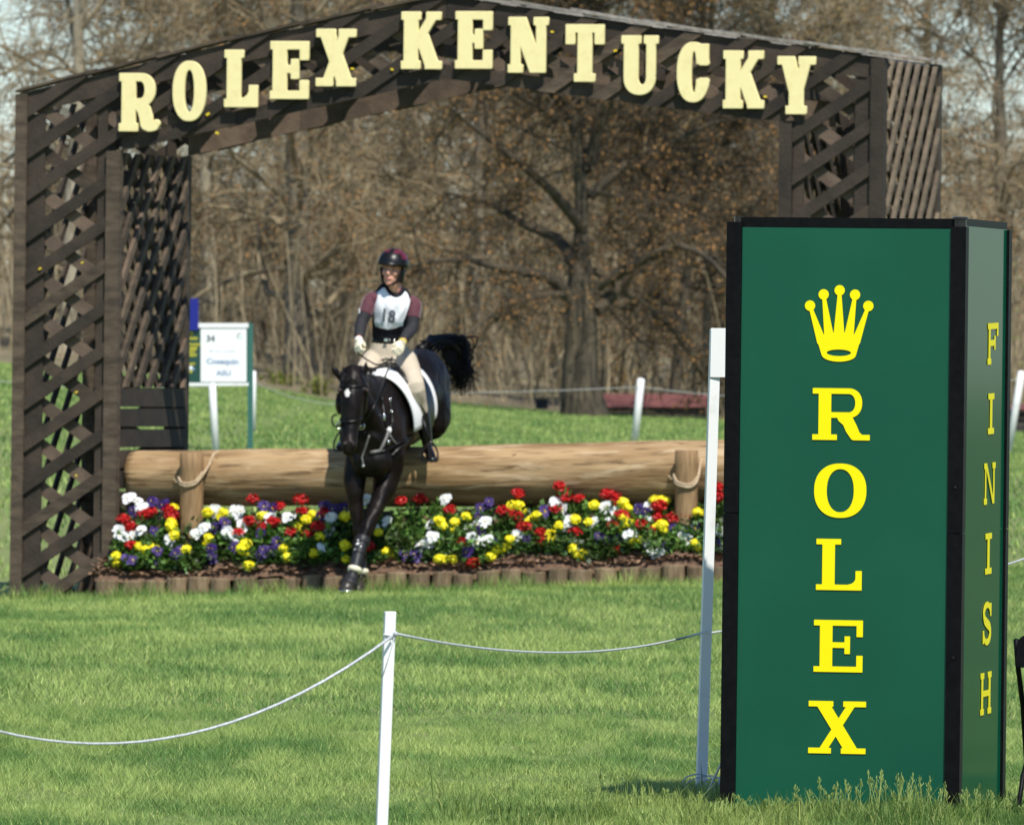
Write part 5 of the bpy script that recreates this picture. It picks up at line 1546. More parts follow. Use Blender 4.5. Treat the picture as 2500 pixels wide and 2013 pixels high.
# ------------------------------------------------------------------ horse
HB = 89.98
def H(px, py, d=0.0): return U(px, py, HB + d)
horse = thing('horse', 'black horse landing over the log, carrying the rider', 'horse', Vector((H(875, 1450, -.4).x, HB - .4, g1(H(875, 1450, -.4).x, HB - .4))))
trunk_st = [(H(1052, 945, 1.50), .11, .15), (H(1046, 943, 1.34), .185, .245), (H(1026, 948, 1.08), .245, .335), (H(988, 985, .74), .265, .330), (H(955, 1008, .44), .265, .335),
            (H(928, 1030, .14), .235, .36), (H(908, 1075, -.08), .215, .29), (H(895, 1105, -.24), .15, .20)]
TP, TA_, TB_ = smooth_path(trunk_st, 6)
def trunk_pt(t, ang, off=0.0):
    f = t * 6; i = min(int(f), len(TP) - 2); w = f - i
    c = TP[i].lerp(TP[i + 1], w); a = TA_[i] * (1 - w) + TA_[i + 1] * w; b = TB_[i] * (1 - w) + TB_[i + 1] * w
    tg = (TP[min(i + 2, len(TP) - 1)] - TP[max(i - 1, 0)]).normalized()
    sd_ = -tg.cross(ZE).normalized(); up_ = tg.cross(sd_) * 1; up_ = up_ if up_.z > 0 else -up_
    return c + sd_ * (math.cos(ang) * (a + off)) + up_ * (math.sin(ang) * (b + off))
mb = MB()
mb.loft(trunk_st, ZE, 24, 5)
# hind quarters, stifle and hind legs tucked behind over the log
mb.loft([(H(1040, 945, 1.15), .17, .20), (H(1056, 985, 1.0), .155, .22), (H(1066, 1030, .93), .112, .15), (H(1064, 1052, .95), .07, .085)], Vector((0, 1, .2)), 16, 4)
mb.loft([(H(985, 960, 1.1), .2, .22), (H(965, 1010, .95), .16, .2), (H(955, 1045, .92), .1, .13)], Vector((0, 1, .2)), 16, 4)
for dx in (0, -82):
    mb.loft([(H(1062 + dx, 1035, 1.0), .11, .14), (H(1052 + dx, 1035, 1.35), .075, .095), (H(1046 + dx, 1040, 1.62), .05, .06), (H(1046 + dx, 1062, 1.78), .036, .04), (H(1050 + dx, 1100, 1.98), .034, .036), (H(1052 + dx, 1128, 2.05), .042, .046), (H(1056 + dx, 1150, 2.16), .035, .037), (H(1060 + dx, 1178, 2.2), .055, .055)], ZE + Vector((.3, 0, 0)), 12, 3)
# chest and shoulders
mb.ball(H(944, 1080, .02), Vector((.17, 0, 0)), Vector((0, .2, 0)), Vector((.02, 0, .27)), 16, 10)
mb.ball(H(878, 1090, .0), Vector((.105, 0, 0)), Vector((0, .17, 0)), Vector((.02, 0, .26)), 16, 10)
mb.ball(H(908, 1125, -.2), Vector((.17, 0, 0)), Vector((0, .12, 0)), Vector((0, 0, .14)), 16, 10)
# forelegs
LFL = [(H(952, 1105, .0), .135, .17), (H(945, 1165, -.03), .112, .13), (H(928, 1215, -.14), .083, .10), (H(910, 1258, -.24), .062, .07), (H(895, 1292, -.31), .058, .062), (H(887, 1312, -.34), .050, .054), (H(876, 1350, -.40), .038, .042), (H(866, 1390, -.45), .040, .046), (H(861, 1404, -.47), .044, .050), (H(856, 1418, -.50), .038, .042), (H(852, 1428, -.52), .048, .052)]
RFL = [(H(876, 1110, -.03), .105, .15), (H(866, 1170, -.1), .092, .115), (H(868, 1225, -.12), .068, .085), (H(872, 1270, -.14), .052, .06), (H(875, 1298, -.15), .052, .056), (H(877, 1318, -.16), .042, .046), (H(880, 1355, -.17), .034, .038), (H(882, 1395, -.19), .042, .046), (H(880, 1412, -.22), .036, .04), (H(877, 1426, -.25), .046, .05)]
for lg in (LFL, RFL): mb.loft(lg, Vector((.1, -1, .1)), 14, 4)
# neck
mb.loft([(H(930, 1000, .12), .17, .30), (H(908, 985, -.06), .135, .25), (H(886, 962, -.24), .108, .19), (H(868, 938, -.40), .092, .135), (H(860, 925, -.47), .085, .10)], Vector((.15, .3, 1)), 18, 4)
mb.loft([(H(915, 1080, -.02), .17, .22), (H(895, 1020, -.22), .125, .17), (H(878, 975, -.36), .10, .12), (H(868, 945, -.42), .085, .09)], Vector((0, -1, .5)), 16, 4)
# head
HEADST = [(H(860, 899, -.49), .060, .07), (H(861, 915, -.52), .092, .105), (H(863, 945, -.55), .118, .125), (H(862, 970, -.575), .118, .135), (H(859, 1000, -.61), .100, .130), (H(856, 1030, -.65), .080, .095), (H(854, 1058, -.69), .070, .075), (H(852, 1080, -.72), .072, .070), (H(850, 1096, -.735), .064, .058), (H(849, 1108, -.73), .042, .040)]
FWH = Vector((-.14, -1, .25)).normalized()
mb.loft(HEADST, FWH, 20, 4)
mb.ball(H(889, 985, -.50), Vector((.035, 0, 0)), Vector((0, .11, 0)), Vector((0, 0, .10)), 12, 8)
mb.ball(H(828, 985, -.50), Vector((.035, 0, 0)), Vector((0, .11, 0)), Vector((0, 0, .10)), 12, 8)
for px in (832, 893): mb.ball(H(px, 951, -.64), Vector((.03, 0, 0)), Vector((0, .03, 0)), Vector((0, 0, .024)), 10, 6)
for px in (838, 863): mb.ball(H(px, 1084, -.79), Vector((.022, 0, 0)), Vector((0, .02, 0)), Vector((0, 0, .026)), 10, 6)
# ears
for (b0, m0, t0) in (((836, 926, -.50), (822, 908, -.52), (808, 889, -.52)), ((884, 918, -.49), (892, 898, -.50), (895, 876, -.50))):
    mb.loft([(H(*b0), .036, .022), (H(*m0), .035, .02), (H(*t0), .006, .006)], Vector((.2, -1, 0)), 10, 4)
hbody = mb.remesh(.0115, 'body', [M['horse'], M['star'], M['hoof']], horse, 12)
me = hbody.data
_n = len(me.vertices); _c = np.empty(_n * 3, np.float32); me.vertices.foreach_get('co', _c); _c = _c.reshape(-1, 3)
_nr = np.empty(_n * 3, np.float32); me.vertices.foreach_get('normal', _nr); _nr = _nr.reshape(-1, 3)
from mathutils import noise as _mn
_d = np.array([_mn.noise(Vector(p) * 7.0) * .010 + _mn.noise(Vector(p) * 17.0) * .0045 + abs(_mn.noise(Vector((p[0] * 9, p[1] * 9, p[2] * 3.5)))) * -.008 for p in _c.tolist()])
me.vertices.foreach_set('co', (_c + _nr * _d[:, None]).astype(np.float32).ravel()); me.update()
o0 = Vector(horse.location)
co = np.empty(len(me.vertices) * 3, np.float32); me.vertices.foreach_get('co', co); co = co.reshape(-1, 3) + np.array(o0)
cen = np.empty(len(me.polygons) * 3, np.float32); me.polygons.foreach_get('center', cen); cen = cen.reshape(-1, 3) + np.array(o0)
sp = np.array(H(848.5, 959, -.67)); mi = np.zeros(len(me.polygons), np.int32)
dd = (cen - sp) / np.array([.021, .09, .036]); mi[(dd ** 2).sum(1) < 1] = 1
me.polygons.foreach_set('material_index', mi)
polys = [tuple(p.vertices) for p in me.polygons]
HBVH = BVHTree.FromPolygons([Vector(c) for c in co.tolist()], polys)
def on_h(px, py, off=.008, bvh=None):
    d = ray(px, py).normalized(); hit = (bvh or HBVH).ray_cast(CAM, d)
    if hit[0] is None:
        hit = (bvh or HBVH).find_nearest(U(px, py, HB)); return hit[0] + (hit[1] * off if hit[1] else Vector((0, -off, 0)))
    return hit[0] - d * off * .6 + hit[1] * off * .4 * (1 if hit[1].dot(d) < 0 else -1)
def strap(name, parent, pts, r=.009, m='leather', bvh=None, off=.007, fine=4, flat=True):
    q = []
    for (a, b) in zip(pts[:-1], pts[1:]):
        for k in range(fine): q.append((a[0] + (b[0] - a[0]) * k / fine, a[1] + (b[1] - a[1]) * k / fine))
    q.append(pts[-1])
    mb = MB(); mb.tube([on_h(x, y, off, bvh) for x, y in q], r, 6); return mb.build(name, M[m], parent, smooth=True)
# eyes, nostrils
for px in (829, 896):
    mb = MB(); mb.ball(on_h(px, 953, .002), .017, n=10, m=7); mb.build('eye', M['eyedark'], horse, smooth=True)
for px in (839, 862):
    mb = MB(); c = on_h(px, 1088, -.004); mb.ball(c, Vector((.011, 0, 0)), Vector((0, .009, 0)), Vector((.004, 0, .017)), 10, 6); mb.build('nostril', M['hair'], horse, smooth=True)
# hooves
for lg, dz in ((LFL, 0), (RFL, 0)):
    c = lg[-1][0]; gg = g1(c.x, c.y)
    dirv = Vector((-.12, -.5, -1)).normalized()
    mb = MB(); top_ = c + Vector((0, .005, .012)); btm = Vector((c.x - .018, c.y - .05, gg + (.035 if lg is LFL else .012)))
    mb.loft([(top_, .047, .05), (top_.lerp(btm, .5), .058, .066), (btm, .068, .078), (btm - ZE * .004, .06, .07)], Vector((0, -1, .2)), 16, 2)
    mb.build('hoof', M['hoof'], horse, smooth=True)
    mb = MB(); pts = [btm + Vector((math.cos(a) * .064, -.012 + math.sin(a) * .07, -.006)) for a in np.linspace(R(200), R(340), 12)]
    mb.tube(pts, .007, 6); mb.build('horseshoe', M['steel'], horse, smooth=True)
# tail and forelock
mb = MB()
dock = H(1042, 850, 1.5)
rt = random.Random(3)
for q in range(300):
    s_ = rt.random(); sp_w = rt.gauss(0, 1)
    k1 = H(1085 + 16 * sp_w, 822 + rt.uniform(-6, 22), 1.62 + .12 * rt.random())
    k2 = H(1122 + 12 * rt.gauss(0, 1), 832 + rt.uniform(-10, 50), 1.7 + .15 * rt.random())
    k3 = H(1130 + 11 * rt.gauss(0, 1), 885 + rt.uniform(-12, 34), 1.74 + .15 * rt.random())
    k4 = H(1122 + 15 * rt.gauss(0, 1), 925 + rt.uniform(-25, 42), 1.75 + .2 * rt.random())
    if q % 9 == 0: k3 = H(1142 + 8 * rt.random(), 890, 1.7); k4 = H(1150 + rt.uniform(-16, 26), 935 + rt.uniform(-30, 40), 1.7)
    if q % 5 == 1: k2 = H(1095 + 10 * rt.gauss(0, 1), 870 + 12 * rt.gauss(0, 1), 1.66); k3 = H(1112 + 10 * rt.gauss(0, 1), 910 + 15 * rt.gauss(0, 1), 1.7)
    st_ = dock + Vector((rt.gauss(0, .028), rt.gauss(0, .03), rt.gauss(0, .028)))
    pts = cpath([st_, k1, k2, k3, k4], 4); n = len(pts); rr = rt.uniform(.003, .0085)
    mb.tube(pts, [rr * (1 - .75 * (i / (n - 1)) ** 2) for i in range(n)], 4, cap=False)
mb.loft([(dock + Vector((-.06, -.05, -.02)), .05, .05), (dock + Vector((.05, .06, .045)), .045, .045), (H(1092, 835, 1.64), .04, .06), (H(1118, 855, 1.72), .03, .05), (H(1124, 885, 1.74), .02, .03)], Vector((0, 1, 0)), 10, 4)
mb.build('tail', M['hair'], horse, smooth=True)
mb = MB()
for q in range(46):
    a = H(860 + rt.uniform(-22, 22), 899 + rt.uniform(-4, 6), -.52); b = H(858 + rt.uniform(-24, 24), 915 + rt.uniform(0, 8), -.62); c = H(856 + rt.uniform(-20, 20), 932 + rt.uniform(-4, 10), -.68)
    mb.tube([a, b, c], [.006, .006, .002], 4, cap=False)
for q in range(60):
    f = rt.random(); a = H(868 + 50 * f, 893 + 8 * f, -.45 + .5 * f); b = a + Vector((-.03 + rt.gauss(0, .012), -.03, -.05 + rt.gauss(0, .02)))
    mb.tube([a + Vector((0, .02, -.02)), a + ZE * .006, b], [.006, .006, .002], 4, cap=False)
mb.build('mane', M['hair'], horse, smooth=True)

# tack: bridle, breastplate, pad, saddle, boots
bridle = thing('bridle', 'black leather bridle with steel bit rings on the horse head', 'bridle', H(860, 945, -.7))
strap('browband', bridle, [(826, 941), (840, 943), (860, 944), (880, 942), (897, 938)], .010)
strap('noseband', bridle, [(829, 1024), (840, 1028), (856, 1029), (872, 1026), (884, 1020)], .011)
strap('cheekpiece', bridle, [(897, 938), (895, 965), (890, 1000), (881, 1036)], .008)
strap('cheekpiece', bridle, [(826, 941), (824, 970), (829, 1005), (836, 1036)], .008)
for px in (883, 832):
    c = on_h(px, 1038, .012); mb = MB()
    mb.tube([c + Vector((math.cos(a) * .026, -.2 * math.cos(a) * .026, math.sin(a) * .03)) for a in np.linspace(0, 6.283, 16)], .006, 6, cap=False); mb.build('bit_ring', M['steel'], bridle, smooth=True)
c = on_h(882, 1038, .016); mb = MB(); mb.ball(c, .014, n=10, m=6); mb.build('bit_boss', M['steel'], bridle, smooth=True)
mb = MB(); mb.tube(cpath([on_h(883, 1036, .012), H(908, 1002, -.46), H(926, 958, -.33), H(942, 915, -.22), H(953, 888, -.16), H(957, 872, -.12)], 5), .0085, 6); mb.build('rein', M['leather'], bridle, smooth=True)
mb = MB(); mb.tube(cpath([on_h(832, 1036, .012), H(818, 1040, -.7), H(811, 1030, -.66), H(812, 1015, -.62), H(822, 1012, -.58)], 5), .0075, 6); mb.build('rein', M['leather'], bridle, smooth=True)
mb = MB(); mb.tube(cpath([H(957, 876, -.12), H(925, 890, -.1), H(900, 880, -.08), H(880, 866, .0), H(872, 858, .03)], 5), .0075, 6); mb.build('rein', M['leather'], bridle, smooth=True)
bpl = thing('breastplate', 'black and grey breastplate straps crossing the horse chest', 'breastplate', H(930, 1080, -.3))
strap('strap', bpl, [(932, 968), (936, 1000), (940, 1030), (949, 1050)], .010)
strap('strap', bpl, [(951, 975), (955, 1005), (958, 1030), (950, 1050)], .010)
strap('chest_strap', bpl, [(949, 1052), (940, 1074), (928, 1100), (904, 1104)], .014, 'greystrap')
strap('chest_strap', bpl, [(997, 1066), (980, 1078), (963, 1087), (945, 1096), (930, 1103)], .010)
strap('chest_strap', bpl, [(951, 1062), (958, 1074), (966, 1082)], .010, 'greystrap')
strap('martingale', bpl, [(902, 1062), (893, 1090), (884, 1116), (888, 1140)], .008, 'greystrap')
for (px, py, rx, rz, m) in ((936, 1018, .013, .032, 'steel'), (949, 1050, .020, .028, 'pad'), (951, 977, .012, .018, 'steel'), (954.5, 1005, .012, .012, 'steel'), (947, 1078, .012, .018, 'steel'), (887, 1137, .012, .012, 'steel'), (860, 1096, .0, .0, 'steel')):
    if rx:
        mb = MB(); mb.ball(on_h(px, py, .014), Vector((rx, 0, 0)), Vector((0, .008, 0)), Vector((0, 0, rz)), 10, 6); mb.build('buckle', M[m], bpl, smooth=True)  # strap fittings; the white one carries a sun glint as its colour
def sheet(name, t0, t1, a0, a1, off, m, parent, shape=None, thick=.012, nt=14, na=40):
    mb = MB()
    for i in range(nt + 1):
        for j in range(na + 1):
            a = a0 + (a1 - a0) * j / na; f = i / nt
            ta, tb = (t0, t1) if shape is None else shape(a)
            t = ta + (tb - ta) * f
            e = min(f, 1 - f, .12) / .12
            mb.v.append(tuple(trunk_pt(t, a, off + .008 * e)))
    mb.f = [(i * (na + 1) + j, i * (na + 1) + j + 1, (i + 1) * (na + 1) + j + 1, (i + 1) * (na + 1) + j) for i in range(nt) for j in range(na)]; mb.m = [0] * len(mb.f)
    o = mb.build(name, M[m], parent, smooth=True, fix=True)
    md = o.modifiers.new('t', 'SOLIDIFY'); md.thickness = thick; md.offset = 1
    return o
pad = thing('saddle_pad', 'white saddle pad under the black saddle on the horse', 'saddle pad', trunk_pt(4, R(90)))
def padshape(a):
    d = abs(a - R(90)) / R(120)
    return 3.05 + .30 * max(0, d - .35), 4.95 - .12 * d - .25 * max(0, d - .8)
sheet('cloth', 0, 0, R(-14), R(194), .030, 'pad', pad, padshape, .012)
sad = thing('saddle', 'black leather saddle with stirrups under the rider', 'saddle', trunk_pt(3.9, R(90)))
def flapshape(a):
    d = abs(a - R(90)) / R(110)
    return 3.35 + .3 * d, 4.15 + .50 * math.sin(min(1, d * 1.1) * math.pi) 
sheet('flap', 0, 0, R(-18), R(198), .056, 'leather', sad, flapshape, .012)
mb = MB(); mb.loft([(trunk_pt(2.95, R(90), .10), .12, .03), (trunk_pt(3.2, R(90), .10), .17, .04), (trunk_pt(3.6, R(90), .06), .12, .03), (trunk_pt(3.95, R(90), .055), .08, .025)], ZE, 14, 4)
mb.build('seat', M['leather'], sad, smooth=True)
def stirrup(pt, top_pt, name):
    mb = MB(); mb.tube([top_pt, pt + ZE * .115], .012, 6); mb.build('stirrup_leather', M['leather'], sad, smooth=True)
    ww = .062; pts = [pt + Vector((-ww, -.02, -.035)), pt + Vector((-ww * .98, -.01, .03)), pt + Vector((-ww * .5, 0, .095)), pt + Vector((0, 0, .115)), pt + Vector((ww * .5, 0, .095)), pt + Vector((ww * .98, -.01, .03)), pt + Vector((ww, -.02, -.035))]
    mb = MB(); mb.tube(cpath(pts, 4), .0075, 8); mb.box(pt + Vector((-ww, -.045, -.048)), Vector((2 * ww, 0, 0)), Vector((0, .05, 0)), ZE * .016); mb.build('stirrup_iron', M['steel'] if name else M['leather'], sad, smooth=False)
stirrup(H(1050, 1113, .12), H(1020, 985, .3), 0)
stirrup(H(834, 1088, .15), H(850, 985, .3), 0)
strap('girth', sad, [(1000, 1062), (985, 1085), (968, 1100), (955, 1112)], .016, 'leather', off=.012)
# boots on the forelegs
for lg, lab in ((LFL, 'dark boot with white straps on the leading foreleg, left of the two in front'), (RFL, 'dark boot on the trailing foreleg, partly hidden behind the other')):
    t = thing('leg_boot', lab, 'leg boot', lg[6][0], 'boots on the forelegs')
    mb = MB(); mb.loft([(lg[i][0], lg[i][1] + .012, lg[i][2] + .012) for i in (5, 6, 7)], Vector((.1, -1, .1)), 14, 4); mb.build('shell', M['legboot'], t, smooth=True)
    for i, f, m in ((5, .3, 'legboot'), (6, .0, 'legboot'), (7, -.1, 'glove')):
        if lg is RFL and m == 'pad': m = 'legboot'
        c = lg[i][0].lerp(lg[min(i + 1, 7)][0], max(f, 0)); dr = (lg[min(i + 1, 9)][0] - lg[i - 1][0]).normalized()
        hw_ = .009 if i != 7 else .014
        mb = MB(); mb.loft([(c - dr * hw_, lg[i][1] + .018, lg[i][2] + .018), (c + dr * hw_, lg[i][1] + .018, lg[i][2] + .018)], Vector((.1, -1, .1)), 14, 1); mb.build('strap', M[m], t, smooth=True)
    if lg is LFL:
        for (px, py, rx, rz) in ((873, 1327, .014, .012), (880, 1334, .012, .010), (867, 1341, .009, .008), (874, 1318, .008, .007)):
            mb = MB(); mb.ball(U(px, py, HB - .43), Vector((rx, 0, 0)), Vector((0, .006, 0)), Vector((.004, 0, rz)), 8, 6); mb.build('buckle', M['pad'], t, smooth=True)
        mb = MB(); mb.loft([(lg[8][0], .052, .058), (lg[9][0], .062, .068), (lg[10][0] + Vector((-.005, -.01, -.004)), .082, .086)], Vector((.1, -1, .1)), 16, 3); mb.build('bell', M['legboot'], t, smooth=True)

# ------------------------------------------------------------------ rider
rider = thing('person', 'rider in black helmet, white bib 18 and beige breeches holding reins on black horse', 'person', H(950, 895, .5))
# head frame
Hc = H(957, 663, .33)
fw = Vector((-.27, -.96, .07)).normalized(); up0 = Vector((.10, .0, 1)); rtv = up0.cross(-fw).normalized() * 1; rtv = fw.cross(up0).normalized(); upH = rtv.cross(fw).normalized()
if rtv.x < 0: rtv = -rtv
if upH.z < 0: upH = -upH
def hd(x, y, z): return Hc + rtv * x + fw * y + upH * z
SHL, SHR = H(904, 734, .41), H(1011, 744, .43)
EL, ER = H(882, 790, .34), H(1006, 800, .37)
WL, WR = H(876, 828, .14), H(983, 834, .16)
HL, HR = H(871, 862, .04), H(958, 876, .02)
HIPL, HIPR = H(918, 880, .52), H(985, 880, .52)
KL, KR = H(868, 945, .22), H(1014, 942, .16)
CL, CR = H(852, 1015, .34), H(1029, 1010, .30)
AL, AR = H(842, 1068, .36), H(1042, 1074, .33)
TL, TR = H(832, 1088, .18), H(1054, 1118, .16)
def hand_parts(mb, wr, hc, sc, thumb_up, inward):
    f = (hc - wr).normalized(); f = (f + Vector((0, -.25, -.25))).normalized()
    tu = (thumb_up - f * thumb_up.dot(f)).normalized(); pa = f.cross(tu).normalized()
    if pa.dot(inward) < 0: pa = -pa
    c0_ = wr + f * .01
    mb.loft([(c0_, .024 * sc, .030 * sc), (c0_ + f * .03, .020 * sc, .038 * sc), (c0_ + f * .065, .017 * sc, .042 * sc), (c0_ + f * .088, .014 * sc, .041 * sc)], tu, 12, 3)
    for q in range(4):
        off = (q - 1.5) * -.0195; ln = (.9, 1.0, .95, .78)[q]
        k0 = c0_ + f * .084 + tu * off
        k1 = k0 + (f * .7 + pa * .55).normalized() * .040 * ln
        k2 = k1 + (pa * 1 - f * .35).normalized() * .027 * ln
        k3 = k2 + (-f * .9 + pa * .1).normalized() * .021 * ln
        mb.tube([k0 - f * .02, k0, k1, k2, k3, k3 - f * .004], [.0095 * sc, .0102 * sc, .0095 * sc, .0088 * sc, .0078 * sc, .004], 8)
    t0_ = c0_ + f * .03 + tu * .030 + pa * .01
    t1_ = t0_ + (f * .7 + tu * .55 + pa * .3).normalized() * .036; t2_ = t1_ + (f * .85 + pa * .6 - tu * .15).normalized() * .030
    mb.tube([t0_ - f * .01, t0_, t1_, t2_, t2_ + f * .003], [.012 * sc, .0125 * sc, .0108 * sc, .0092 * sc, .005], 8)
# the body: one continuous mesh
mb = MB()
sk = .86
mb.ball(hd(0, -.012, .02), rtv * .074, fw * .094, upH * .108, 20, 14)
mb.ball(hd(0, .022, -.052), rtv * .056, fw * .064, upH * .066, 18, 12)
mb.ball(hd(0, .062, -.098), rtv * .026, fw * .024, upH * .020, 12, 8)
for s_ in (-1, 1):
    mb.ball(hd(.040 * s_, .058, -.016), rtv * .026, fw * .026, upH * .026, 12, 8)
    mb.ball(hd(.029 * s_, .071, .034), rtv * .028, fw * .016, upH * .012, 12, 8)
    mb.ball(hd(.074 * s_, -.008, -.005), rtv * .010, fw * .020, upH * .032, 10, 8)
    mb.ball(hd(.012 * s_, .094, -.030), rtv * .0085, fw * .010, upH * .008, 10, 6)
mb.loft([(hd(0, .074, .032), .010, .010), (hd(0, .090, .004), .011, .012), (hd(0, .104, -.022), .0135, .014), (hd(0, .098, -.034), .011, .010)], fw, 12, 4)
mb.ball(hd(0, .083, -.060), rtv * .025, fw * .012, upH * .007, 12, 6)
mb.ball(hd(0, .081, -.073), rtv * .021, fw * .012, upH * .0075, 12, 6)
NB = H(966, 712, .40)
mb.loft([(hd(0, -.02, -.05), .052, .056), (H(963, 697, .37), .050, .053), (NB, .058, .06), (H(966, 735, .42), .08, .07)], fw, 16, 3)
TOR = [(H(950, 880, .52), .150, .115), (H(951, 850, .51), .140, .11), (H(952, 825, .50), .130, .105), (H(955, 790, .47), .142, .115), (H(957, 755, .44), .150, .120), (H(959, 732, .43), .150, .10), (H(962, 716, .42), .10, .07)]
mb.loft([(p, a * sk, b * sk) for p, a, b in TOR], Vector((0, -1, 0)), 18, 3)
def limb(mb, pts, k=1.0, n=14, sub=4, up=Vector((0, -1, .1))):
    mb.loft([(p, r * k, r * k) for p, r in pts], up, n, sub)
ARL = [(SHL + Vector((.05, 0, .022)), .058), (SHL, .062), (SHL.lerp(EL, .5), .053), (EL, .046), (EL.lerp(WL, .4), .044), (WL, .031)]
ARR = [(SHR + Vector((-.05, 0, .022)), .058), (SHR, .062), (SHR.lerp(ER, .5), .053), (ER, .046), (ER.lerp(WR, .4), .044), (WR, .031)]
for a in (ARL, ARR): limb(mb, a, .85)
mb.tube([WL + (ARL[4][0] - WL) * .4, WL, WL + (HL - WL) * .2], .026, 12); mb.tube([WR + (ARR[4][0] - WR) * .4, WR, WR + (HR - WR) * .2], .026, 12)
hand_parts(mb, WL, HL, .86, Vector((.5, -.5, .5)), Vector((1, 0, 0))); hand_parts(mb, WR, HR, .86, Vector((-.5, -.5, .5)), Vector((-1, 0, 0)))
LGL = [(HIPL, .105), (HIPL.lerp(KL, .5), .090), (KL, .066), (KL.lerp(CL, .55), .060), (CL, .055), (AL, .040)]
LGR = [(HIPR, .105), (HIPR.lerp(KR, .5), .092), (KR, .068), (KR.lerp(CR, .55), .060), (CR, .055), (AR, .040)]
for l, t_ in ((LGL, TL), (LGR, TR)):
    limb(mb, l, .85); mb.loft([(l[-1][0] + Vector((0, .02, -.03)), .026, .026), (l[-1][0].lerp(t_, .5) - ZE * .02, .026, .018), (l[-1][0].lerp(t_, .85) - ZE * .012, .02, .012)], ZE, 10, 3)
mb.remesh(.0062, 'body', M['skin'], rider, 3)
# face details
for s_ in (-1, 1):
    mb = MB(); mb.ball(hd(.030 * s_, .0765, .013), rtv * .0125, fw * .006, upH * .0055, 10, 6); mb.build('eye', M['eyedark'], rider, smooth=True)
    mb = MB(); mb.tube([hd(.014 * s_, .088, .030), hd(.030 * s_, .088, .036), hd(.046 * s_, .078, .031)], .0035, 6); mb.build('eyebrow', M['hair'], rider, smooth=True)
mb = MB(); mb.tube(cpath([hd(-.024, .084, -.060), hd(-.010, .0935, -.0665), hd(.010, .0935, -.0665), hd(.024, .084, -.060)], 4), .0045, 8); mb.build('mouth', M['lip'], rider, smooth=True)
mb = MB()
for s_ in (-1, 1): mb.ball(hd(.076 * s_, -.030, -.020), rtv * .024, fw * .050, upH * .066, 12, 8)
mb.ball(hd(0, -.085, -.03), rtv * .06, fw * .03, upH * .06, 12, 8); mb.build('hair', M['hair'], rider, smooth=True)
# helmet
helm = MB()
n, m_ = 28, 14
hc0 = (0, -.014, .068)
for i in range(m_ + 1):
    th = R(100) * i / m_
    for j in range(n):
        ph = 2 * math.pi * j / n
        x = math.sin(th) * math.cos(ph); y = math.sin(th) * math.sin(ph); z = math.cos(th)
        flare = 1 + .03 * max(0, (i - m_ + 3)) / 3
        helm.v.append(tuple(hd(hc0[0] + x * .113 * flare, hc0[1] + y * .133 * flare, hc0[2] + z * .112)))
for i in range(m_):
    for j in range(n):
        helm.f.append((i * n + j, i * n + (j + 1) % n, (i + 1) * n + (j + 1) % n, (i + 1) * n + j))
        ph = 2 * math.pi * (j + .5) / n; th = R(100) * (i + .5) / m_
        x = math.sin(th) * math.cos(ph)
        helm.m.append(1 if (th < R(52) and abs(x) > .14 and math.sin(ph) > -.2) or (th < R(70) and x > .45 and math.sin(ph) < .55) else 0)
o = helm.build('helmet', [M['helmetblack'], M['silk']], rider, smooth=True, fix=True)
md = o.modifiers.new('t', 'SOLIDIFY'); md.thickness = .012; md.offset = 1
mb = MB()
for i in range(5):
    for j in range(17):
        ph = R(90 - 72 + 144 * j / 16); f = i / 4
        rr_ = 1.0 + .22 * f * math.sin((j / 16) * math.pi) ** .6
        mb.v.append(tuple(hd(hc0[0] + math.cos(ph) * .112 * (1 + .08 * f), hc0[1] + math.sin(ph) * .133 * rr_, hc0[2] + .002 - .026 * f - .010 * f * f + .014 * math.sin(ph) )))
mb.f = [(i * 17 + j, i * 17 + j + 1, (i + 1) * 17 + j + 1, (i + 1) * 17 + j) for i in range(4) for j in range(16)]; mb.m = [0] * len(mb.f)
pk = mb.build('peak', M['helmetblack'], o, smooth=True, fix=True); md = pk.modifiers.new('t', 'SOLIDIFY'); md.thickness = .006
for s_ in (-1, 1):
    mb = MB(); mb.tube(cpath([hd(.094 * s_, .02, .03), hd(.078 * s_, .03, -.04), hd(.05 * s_, .045, -.095), hd(0, .058, -.119)], 5), .0075, 8)
    mb.tube(cpath([hd(.095 * s_, -.05, .02), hd(.082 * s_, 0, -.05), hd(.06 * s_, .035, -.085)], 4), .0075, 8)
    mb.build('chin_strap', M['leather'], o, smooth=True)
